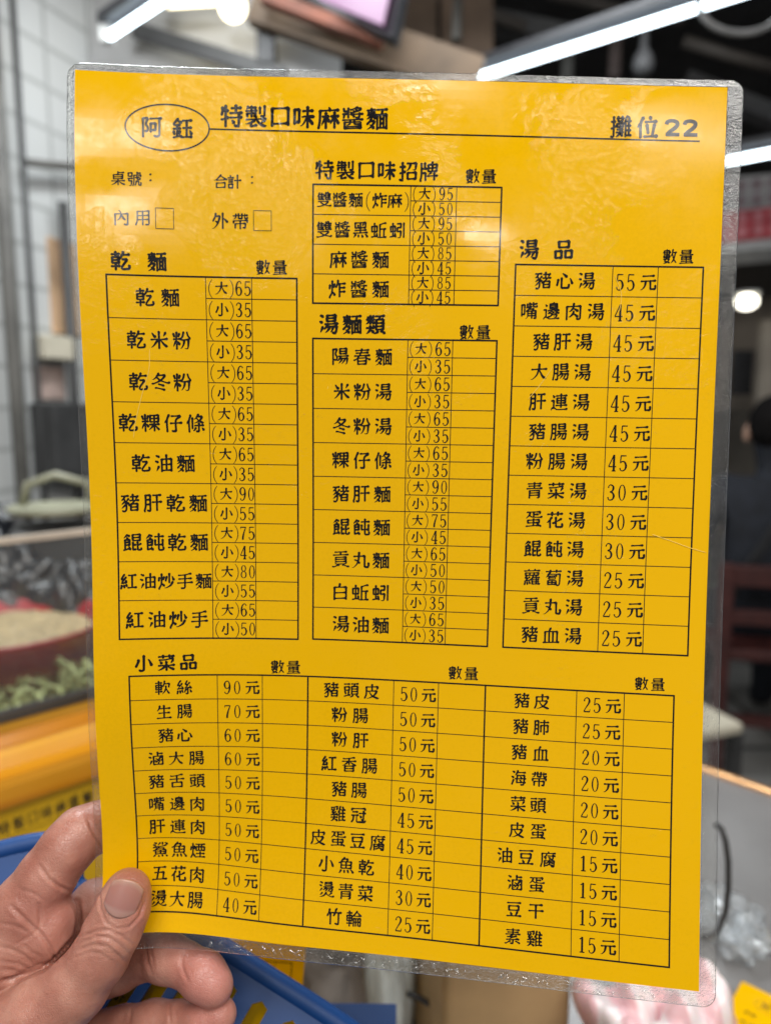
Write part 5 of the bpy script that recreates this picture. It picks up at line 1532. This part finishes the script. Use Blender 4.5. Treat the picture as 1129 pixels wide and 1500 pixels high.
# flexion creases and folds: photo polyline, depth mm, half-width mm
CREASES = [
    ([(128, 1196), (134, 1212), (146, 1230), (153, 1243)], 0.9, 0.55),
    ([(131, 1210), (140, 1228), (150, 1238)], 0.5, 0.5),
    ([(58, 1268), (72, 1288), (88, 1299), (104, 1306)], 0.8, 0.6),
    ([(80, 1286), (84, 1296), (90, 1304)], 0.5, 0.5),
    ([(28, 1302), (52, 1310), (66, 1320)], 0.35, 0.6),
    ([(57, 1326), (60, 1345), (58, 1362)], 0.7, 0.7),
    ([(18, 1328), (40, 1350), (60, 1368), (74, 1388), (82, 1408)], 0.9, 0.7),
    ([(0, 1352), (22, 1356), (44, 1366)], 0.4, 0.6),
    ([(22, 1384), (44, 1372), (56, 1362)], 0.35, 0.5),
    ([(6, 1420), (30, 1424), (52, 1416), (72, 1408)], 0.6, 0.7),
    ([(0, 1386), (20, 1392), (36, 1400), (50, 1414)], 0.45, 0.6),
    ([(34, 1384), (48, 1396), (62, 1402)], 0.35, 0.5),
    ([(0, 1408), (26, 1412), (50, 1422)], 0.4, 0.6),
    # valley between the pad of the index finger and the thumb, folds round the nail
    ([(114, 1322), (117, 1346), (113, 1371), (100, 1385), (83, 1404), (62, 1421), (30, 1430), (2, 1438)], 1.7, 0.8),
    ([(146, 1306), (147, 1330), (156, 1352), (172, 1361), (190, 1358), (205, 1342), (213, 1318)], 0.55, 0.45),
    # thumb knuckle wrinkles
    ([(122, 1372), (140, 1364), (160, 1362), (180, 1372), (194, 1384)], 0.55, 0.5),
    ([(121, 1380), (140, 1372), (162, 1374), (178, 1386), (190, 1398)], 0.5, 0.45),
    ([(116, 1392), (136, 1384), (156, 1386), (172, 1398), (184, 1410)], 0.5, 0.5),
    ([(128, 1368), (148, 1370), (166, 1380), (182, 1396)], 0.35, 0.4),
    ([(112, 1402), (132, 1394), (150, 1398), (166, 1410)], 0.3, 0.5),
    ([(140, 1378), (156, 1394), (176, 1402)], 0.3, 0.4),
    # ring finger joints
    ([(213, 1374), (214, 1392), (216, 1408), (222, 1424)], 0.8, 0.6),
    ([(218, 1378), (222, 1398), (226, 1420)], 0.5, 0.5),
    ([(268, 1396), (266, 1410), (269, 1424), (276, 1438)], 0.5, 0.55),
    ([(250, 1464), (248, 1480), (250, 1500)], 0.5, 0.5),
    ([(192, 1476), (190, 1500)], 0.4, 0.5),
]

def seg_dist(P, a, b):
    d = b - a
    t = np.clip(((P - a) @ d) / (d @ d), 0, 1)
    return np.linalg.norm(P - a - t[:, None] * d, axis=1)

def build_hand():
    D, lo, st = hand_field()
    V, F = surface_nets(D, lo, st)
    # relax the grid stepping a little
    nv = len(V)
    E = np.vstack([F[:, [0, 1]], F[:, [1, 2]], F[:, [2, 3]], F[:, [3, 0]]])
    deg = np.bincount(E.ravel(), minlength=nv).astype(float)
    for _ in range(4):
        S = np.zeros_like(V)
        for k in range(3):
            S[:, k] = np.bincount(E[:, 0], V[E[:, 1], k], nv) + np.bincount(E[:, 1], V[E[:, 0], k], nv)
        V = V * 0.4 + 0.6 * S / deg[:, None]
    # vertex normals
    a = V[F[:, 2]] - V[F[:, 0]]
    b = V[F[:, 3]] - V[F[:, 1]]
    fn = np.cross(a, b)
    nrm = np.zeros_like(V)
    for k in range(4):
        for j in range(3):
            nrm[:, j] += np.bincount(F[:, k], fn[:, j], nv)
    nrm /= np.linalg.norm(nrm, axis=1)[:, None] + 1e-9
    # which way is out
    c = V[:, 2].argmin()
    if nrm[c, 2] > 0:
        nrm = -nrm
        F = F[:, ::-1]
    px = 564.5 + FPX * V[:, 0] / V[:, 2]
    py = 750 - FPX * V[:, 1] / V[:, 2]
    P2 = np.stack([px, py], 1)
    face = -nrm[:, 2]
    # a coarse depth map of the front skin, so that folds bite only into the skin that is seen
    cell = 5.0
    key = (np.floor(px / cell).astype(int) + 400) * 4000 + np.floor(py / cell).astype(int)
    uq, inv = np.unique(key, return_inverse=True)
    zm = np.full(len(uq), 1e9)
    np.minimum.at(zm, inv, V[:, 2])
    vis = (V[:, 2] < zm[inv] + 4.0) & (face > 0.05)
    disp = np.zeros(nv)
    mmpp = 270.0 / FPX
    for pl, dep, hw in CREASES:
        pl = np.array(pl, float)
        d = np.min([seg_dist(P2, pl[i], pl[i + 1]) for i in range(len(pl) - 1)], axis=0) * mmpp
        e1 = np.minimum(np.linalg.norm(P2 - pl[0], axis=1), np.linalg.norm(P2 - pl[-1], axis=1)) * mmpp
        fade = np.clip(0.25 + e1 / 4.0, 0, 1)
        disp -= np.where(vis, 0.85 * dep * fade * (np.exp(-(d / hw) ** 2) - 0.28 * np.exp(-((d - 2.2 * hw) / (1.3 * hw)) ** 2)), 0)
    # nail bed: a shallow flat step on the back of the thumb's end
    V = V + nrm * disp[:, None]
    # tint: warm fingertips
    tint = np.zeros(nv)
    for p, r, s in ((cs(305, 1438, 272), 11, 1.0), (cs(285, 1420, 276), 9, 0.5), (cs(310, 1485, 272), 9, .7), (cs(205, 1345, 258), 6, .5), (cs(75, 1340, 262), 12, .3)):
        tint = np.maximum(tint, s * np.exp(-(np.linalg.norm(V - p, axis=1) / r) ** 2))
    fold = np.clip(-disp * 1.2, 0, 1)
    me = bpy.data.meshes.new('hand')
    W_ = V * np.array([1, 1, -1]) * 0.001
    M = np.array(CAMM)
    W_ = W_ @ M[:3, :3].T + M[:3, 3]
    me.from_pydata(W_.tolist(), [], F[:, ::-1].tolist())
    me.update()
    me.polygons.foreach_set('use_smooth', [True] * len(me.polygons))
    at_ = me.attributes.new('tint', 'FLOAT', 'POINT')
    at_.data.foreach_set('value', tint.astype(np.float32))
    at2 = me.attributes.new('fold', 'FLOAT', 'POINT')
    at2.data.foreach_set('value', fold.astype(np.float32))
    o = bpy.data.objects.new('hand', me)
    COL.objects.link(o)
    return o

def skin_mat():
    m, t, p = new_mat('skin')
    v = coords(t)
    at = N(t, 'ShaderNodeAttribute', attribute_name='tint')
    n = N(t, 'ShaderNodeTexNoise', i_Scale=90.0, i_Detail=5.0)
    t.links.new(v, n.inputs['Vector'])
    base = ramp(t, n.outputs['Fac'], [(0.3, (0.34, 0.132, 0.094)), (0.52, (0.425, 0.188, 0.138)), (0.72, (0.50, 0.25, 0.187))])
    mx = N(t, 'ShaderNodeMix', data_type='RGBA')
    t.links.new(at.outputs['Fac'], mx.inputs['Factor'])
    t.links.new(base, mx.inputs[6])
    mx.inputs[7].default_value = (0.50, 0.19, 0.16, 1)
    t.links.new(mx.outputs[2], p.inputs['Base Color'])
    p.inputs['Roughness'].default_value = 0.30
    p.inputs['Specular IOR Level'].default_value = 0.45
    p.inputs['Subsurface Weight'].default_value = 0.25
    p.inputs['Subsurface Radius'].default_value = (1.0, 0.35, 0.2)
    p.inputs['Subsurface Scale'].default_value = 0.0035
    # skin lines: crossing fine furrows and pores
    vo = N(t, 'ShaderNodeTexVoronoi', i_Scale=900.0, feature='DISTANCE_TO_EDGE')
    t.links.new(v, vo.inputs['Vector'])
    n2 = N(t, 'ShaderNodeTexNoise', i_Scale=260.0, i_Detail=6.0, i_Distortion=1.2)
    t.links.new(v, n2.inputs['Vector'])
    b1 = N(t, 'ShaderNodeBump', i_Strength=0.38)
    b1.inputs['Distance'].default_value = 0.0006
    t.links.new(n2.outputs['Fac'], b1.inputs['Height'])
    mr = N(t, 'ShaderNodeMapRange')
    mr.inputs['From Max'].default_value = 0.12
    t.links.new(vo.outputs['Distance'], mr.inputs['Value'])
    b2 = N(t, 'ShaderNodeBump', i_Strength=0.3)
    b2.inputs['Distance'].default_value = 0.0003
    t.links.new(mr.outputs[0], b2.inputs['Height'])
    t.links.new(b1.outputs[0], b2.inputs['Normal'])
    t.links.new(b2.outputs[0], p.inputs['Normal'])
    return m
M_SKIN = skin_mat()
hand = build_hand()
hand.data.materials.append(M_SKIN)
tag(hand, 'left hand pinching the lower left corner of the big yellow menu, thumb on its face', 'hand')

# thumb nail: a thin curved plate seated on the back of the thumb's end
def nail(name, tip, base, zt, zb, half, out_r, lift, parent, mat):
    a = cs(*tip, zt)
    b = cs(*base, zb)
    ax_ = a - b
    L = np.linalg.norm(ax_)
    ax_ = ax_ / L
    view = -((a + b) / 2) / np.linalg.norm((a + b) / 2)
    side = np.cross(ax_, view)
    side /= np.linalg.norm(side)
    up = np.cross(side, ax_)
    if up @ view < 0:
        up = -up
    V, F = [], []
    nu, nv_ = 16, 18
    for s in (0, 1):
        for j in range(nv_ + 1):
            v = j / nv_
            w = half * (1 - 0.10 * (v - .45) ** 2)
            for i in range(nu + 1):
                u = i / nu * 2 - 1
                # round cuticle end and a softly rounded free edge
                e0 = -0.0 + 0.22 * L * (u * u)
                e1 = L * (1.0 - 0.20 * abs(u) ** 2.4)
                y = e0 * (1 - v) + e1 * v
                th = u * w / out_r
                p = b + ax_ * y + side * (out_r * math.sin(th)) + up * (out_r * (math.cos(th) - 1) + lift - 0.9 * (v - .4) ** 2 * (1 if v > .4 else 2.6) - (0.45 if s else 0))
                V.append(p)
    st = (nu + 1) * (nv_ + 1)
    for j in range(nv_):
        for i in range(nu):
            q = j * (nu + 1) + i
            F.append((q, q + 1, q + nu + 2, q + nu + 1))
            F.append((st + q, st + q + nu + 1, st + q + nu + 2, st + q + 1))
    rim = [i for i in range(nu)] + [j * (nu + 1) + nu for j in range(nv_)] + [nv_ * (nu + 1) + i for i in range(nu, 0, -1)] + [j * (nu + 1) for j in range(nv_, 0, -1)]
    for k in range(len(rim)):
        p, q = rim[k], rim[(k + 1) % len(rim)]
        F.append((p, p + st, q + st, q))
    Wd = [cw(*(p * 0.001)) for p in V]
    o = mesh_obj(name, Wd, F, mat, parent, smooth=True)
    lun = o.data.attributes.new('along', 'FLOAT', 'POINT')
    lun.data.foreach_set('value', [((k % st) // (nu + 1)) / nv_ + 0.10 * ((k % st) % (nu + 1) / nu * 2 - 1) ** 2 for k in range(len(V))])
    return o

def nail_mat():
    m, t, p = new_mat('nail')
    at = N(t, 'ShaderNodeAttribute', attribute_name='along')
    c = ramp(t, at.outputs['Fac'], [(0.0, (0.40, 0.22, 0.18)), (0.17, (0.41, 0.23, 0.195)), (0.27, (0.36, 0.165, 0.14)), (0.84, (0.38, 0.18, 0.145)), (0.95, (0.43, 0.25, 0.19))])
    t.links.new(c, p.inputs['Base Color'])
    p.inputs['Roughness'].default_value = 0.36
    p.inputs['Subsurface Weight'].default_value = 0.2
    p.inputs['Subsurface Scale'].default_value = 0.002
    v = coords(t, (1, 1, 1))
    n = N(t, 'ShaderNodeTexNoise', i_Scale=350.0, i_Detail=3.0)
    t.links.new(v, n.inputs['Vector'])
    b = N(t, 'ShaderNodeBump', i_Strength=0.1)
    b.inputs['Distance'].default_value = 0.0005
    t.links.new(n.outputs['Fac'], b.inputs['Height'])
    t.links.new(b.outputs[0], p.inputs['Normal'])
    return m
M_NAIL = nail_mat()
nail('thumb_nail', (191, 1290), (170, 1345), 253.9, 250.9, 6.3, 9.1, 0.2, hand, M_NAIL)

# ------------------------------------------------------------------ things on the table and in the basket
stall_banner = empty('banner', cpt(-.25, ED - .012, 0))
bl = stall_banner.location
def bpt(s, z):
    return cpt(s, ED - .012, z) - bl
quad_sheet('sheet', bpt(-.6, .40), bpt(.45, .40), bpt(.45, CZ - .032), bpt(-.6, CZ - .032), simple('banner_yellow', (0.66, 0.40, 0.006), 0.4, var=.05), stall_banner, thick=.002)
def banner_s(px, py):
    # where along the counter a photo point of the banner lies
    r_ = W(px, py, 1.0) - cam.location
    return (cam.location + r_ * ((cpt(0, ED - .0115, 0) - cam.location).dot(nE) / r_.dot(nE)))
_pb = Print()
_u0, _u1 = banner_s(6, 1214), banner_s(128, 1168)
_s0, _s1 = (_u0 - q0).dot(DV), (_u1 - q0).dot(DV)
_em = (_s1 - _s0) / 6 * 1000
_pb.run('特製口味麻醬麵', 0, _em * 6, 0, _em * .86, 1.0)
_pb.rule(-_em * 3, -_em * .62, _em * 6.5, -_em * .62, .7)
def on_banner(X, Y, off=0.0):
    p_ = cpt(_s0 + X * .001, ED - .0115 + off * .001, (_u0.z + (_u1.z - _u0.z) * X / (6 * _em)) + Y * .0013)
    return p_ - bl
_pb.build('text', on_banner, .15, 'lettering', M_BLACK, stall_banner)
_pb.build('line', on_banner, .1, 'rule', M_BLACK, stall_banner)
tag(stall_banner, 'yellow banner on the counter front under the ledge, heading partly hidden by the hand', 'banner')

def flat_menu(label, loc, rot, group='yellow menus lying or standing about'):
    o = bpy.data.objects.new('menu_card', None)
    COL.objects.link(o)
    o.empty_display_size = .05
    for ch_ in MENU0.children:
        c1 = ch_.copy()
        COL.objects.link(c1)
        c1.parent = o
        for g_ in ch_.children:
            c2 = g_.copy()
            COL.objects.link(c2)
            c2.parent = c1
    o.matrix_world = Matrix.Translation(loc) @ rot.to_4x4()
    tag(o, label, 'menu', group)
    return o

def face_rot(roll, yaw=0.0, pitch=0.0):
    """sheet facing the camera, turned by roll (deg, counter-clockwise seen), yaw and pitch"""
    return CAMM.to_3x3() @ Matrix.Rotation(R(yaw), 3, 'Y') @ Matrix.Rotation(R(pitch), 3, 'X') @ Matrix.Rotation(R(roll), 3, 'Z')

def place_sheet(px, py, d, sheet_xy, rot):
    """origin such that sheet point (mm) falls on a photo point at depth d"""
    return W(px, py, d) - rot @ Vector((sheet_xy[0] * .001, sheet_xy[1] * .001, 0))

MENU0 = build_card(on_flat, 'menu_card', False)
r0 = face_rot(-31, 0, -6)
MENU0.matrix_world = Matrix.Translation(place_sheet(96, 1268, .338, (-107, 150), r0)) @ r0.to_4x4()
tag(MENU0, 'yellow menu inside the blue basket, seen through its slanted slots', 'menu', 'yellow menus lying or standing about')
r1 = face_rot(86, 0, -8)
flat_menu('yellow menu behind the right end of the blue basket', place_sheet(447, 1384, .40, (104.6, -148), r1), r1)
# lies on the table at the right edge, its corner pointing left
rt = Matrix.Rotation(R(-42), 3, 'Z')
pt = WZ(1086, 1437, TZ + .004)
flat_menu('yellow menu lying flat on the grey table at the right edge, one corner showing', pt - rt @ Vector((-.105, .149, 0)), rt)

# --- blue basket: one slotted side toward the viewer, with a raised end
M_BLUE = simple('blue_plastic', (0.002, 0.050, 0.21), 0.5, var=.12, scale=15)
def basket():
    D0, D1 = .318, .330
    def bw_(px, py):
        d = .322 + (px - 200) * 2e-5
        return W(px, py, d)
    outer = [(-90, 1255), (-40, 1240), (0, 1229), (35, 1222), (60, 1224), (76, 1236), (90, 1262), (104, 1298), (170, 1316), (240, 1340), (300, 1372), (350, 1403), (400, 1434), (447, 1463), (506, 1501), (600, 1566), (600, 1760), (-90, 1760)]
    holes = []
    for r_ in range(2):
        for k in range(7):
            x = 138 + k * 44 + r_ * 14
            y = 1472 + r_ * 118
            if k >= 4:
                y += (k - 3) * 26
            holes.append([(x - 34, y + 30), (x - 8, y + 32), (x + 36, y - 48), (x + 28, y - 60), (x + 14, y - 56)])
    o_w = [bw_(*p) for p in outer]
    h_w = [[bw_(*p) for p in h] for h in holes]
    root_p = sum(o_w, Vector()) / len(o_w)
    nrm = (cam.location - root_p).normalized()
    flat = [o_w] + h_w
    loc = root_p.copy()
    ax_ = (bw_(300, 1600) - bw_(0, 1600)).normalized()
    ay_ = nrm.cross(ax_).normalized()
    two = [[Vector(((p - loc).dot(ax_), (p - loc).dot(ay_), 0)) for p in poly] for poly in flat]
    tris = tessellate_polygon(two)
    allp = [p for poly in two for p in poly]
    n_ = len(allp)
    th = .0032
    V = [Vector((p.x, p.y, 0)) for p in allp] + [Vector((p.x, p.y, -th)) for p in allp]
    F = [tuple(t_) for t_ in tris] + [tuple(n_ + i for i in t_[::-1]) for t_ in tris]
    k = 0
    for poly in two:
        m_ = len(poly)
        for i in range(m_):
            F.append((k + i, k + (i + 1) % m_, n_ + k + (i + 1) % m_, n_ + k + i))
        k += m_
    Rm = Matrix((ax_, ay_, ax_.cross(ay_))).transposed()
    root = empty('basket')
    root.matrix_world = Matrix.Translation(loc) @ Rm.to_4x4()
    bm = bmesh.new()
    vs_ = [bm.verts.new(v) for v in V]
    for f_ in F:
        try:
            bm.faces.new([vs_[i] for i in f_])
        except ValueError:
            pass
    bm_obj('front_wall', bm, M_BLUE, root)
    rim = [Vector(((p - loc).dot(ax_), (p - loc).dot(ay_), -.0016)) for p in o_w[:16]]
    # smooth rim bead
    sm = []
    for i in range(len(rim) - 1):
        for u in (0, .25, .5, .75):
            P = [rim[max(i - 1, 0)], rim[i], rim[i + 1], rim[min(i + 2, len(rim) - 1)]]
            sm.append(0.5 * ((2 * P[1]) + (P[2] - P[0]) * u + (2 * P[0] - 5 * P[1] + 4 * P[2] - P[3]) * u * u + (3 * P[1] - P[0] - 3 * P[2] + P[3]) * u ** 3))
    sm.append(rim[-1])
    tube('rim', sm, .0042, M_BLUE, root, 10)
    # floor, back and end walls reach away behind the menus
    low = min(p.y for p in allp)
    xl, xr = min(p.x for p in allp), max(p.x for p in allp)
    box('bottom', ((xl + xr) / 2, low + .003, -.06), (xr - xl, .004, .118), M_BLUE, root)
    box('back_wall', ((xl + xr) / 2, low + .035, -.121), (xr - xl, .07, .003), M_BLUE, root)
    box('end_wall', (xl + .0015, low + .045, -.06), (.003, .09, .115), M_BLUE, root)
    box('end_wall', (xr - .0015, low + .015, -.06), (.003, .03, .115), M_BLUE, root)
    tag(root, 'blue plastic basket with slanted slots holding yellow menus behind the hand', 'basket')
basket()

# --- black wire handle, clear bag, pink bag, parcels
M_WIRE = simple('black_wire', (0.012, 0.011, 0.011), 0.4)
hpts = [(1046, 1206), (1056, 1214), (1062, 1232), (1066, 1262), (1066, 1300), (1062, 1335), (1054, 1358), (1044, 1370), (1028, 1374)]
wl = [W(px, py, .66 - .0004 * (i * 8)) for i, (px, py) in enumerate(hpts)]
tag(tube('bent_wire', wl, .0026, M_WIRE), 'black bent wire handle sticking out right of the menu above the clear bag', 'wire')
M_CLEAR = clear_film('clear_bag_plastic', rough=.22, ior=1.35, bump=.3, bscale=55, milk=.2, milk_col=(.8, .85, .9), dist=.004)
p = WZ(1062, 1366, TZ)
tag(crumple('clear_bag', (p.x, p.y, TZ + .002), (.032, .045, .018), M_CLEAR, 5, .3, fine=.8), 'crumpled clear plastic bag on the grey table left of the flat yellow menu', 'bag')
def pink_mat():
    m, t, p_ = new_mat('pink_striped_plastic')
    v = coords(t, (1, 1, 1))
    wv = N(t, 'ShaderNodeTexWave', i_Scale=14.0, i_Distortion=3.0)
    t.links.new(v, wv.inputs['Vector'])
    t.links.new(ramp(t, wv.outputs['Fac'], [(.35, (.80, .70, .70)), (.6, (.74, .46, .48))]), p_.inputs['Base Color'])
    p_.inputs['Roughness'].default_value = .3
    p_.inputs['Subsurface Weight'].default_value = .15
    p_.inputs['Subsurface Scale'].default_value = .01
    return m
p = WZ(982, 1690, TZ)
tag(crumple('pink_bag', (p.x, p.y, TZ), (.054, .05, .070), pink_mat(), 33, .48, fine=1.0), 'pink and white striped plastic bag standing under the lower right corner of the menu', 'bag')
M_CARD = simple('brown_paper', (0.40, 0.27, 0.13), 0.7, var=.2, scale=14)
p = WZ(715, 1560, TZ)
tag(box('paper_parcel', (p.x, p.y + .02, TZ + .06), (.10, .09, .12), M_CARD, rz=R(14), bevel=.006), 'brown paper parcel on the table below the menu, right of the white pouch', 'parcel')
p = WZ(572, 1540, TZ)
tag(crumple('white_pouch', (p.x, p.y + .04, TZ), (.022, .045, .085), simple('pale_blue_white', (0.62, 0.68, 0.68), .5), 8, .14), 'pale bluish white pouch standing left of the brown parcel', 'pouch')
p = WZ(500, 1540, TZ)
tag(crumple('grey_cloth', (p.x - .0, p.y + .08, TZ), (.075, .06, .07), simple('grey_brown_cloth', (0.20, 0.18, 0.165), .8, var=.25), 9, .25), 'grey brown cloth bundle below the menu beside the blue basket', 'cloth')
for i, (pp, lab) in enumerate(((((596, 1455), (615, 1462), (640, 1478), (658, 1496), (662, 1530)), 'black wire loop in front of the brown parcel, left one'),
                             (((730, 1530), (745, 1496), (770, 1472), (800, 1462), (830, 1448)), 'black wire loop in front of the brown parcel, right one'))):
    tag(tube('wire_loop', [W(px, py, .56) for px, py in pp], .0022, M_WIRE), lab, 'wire')
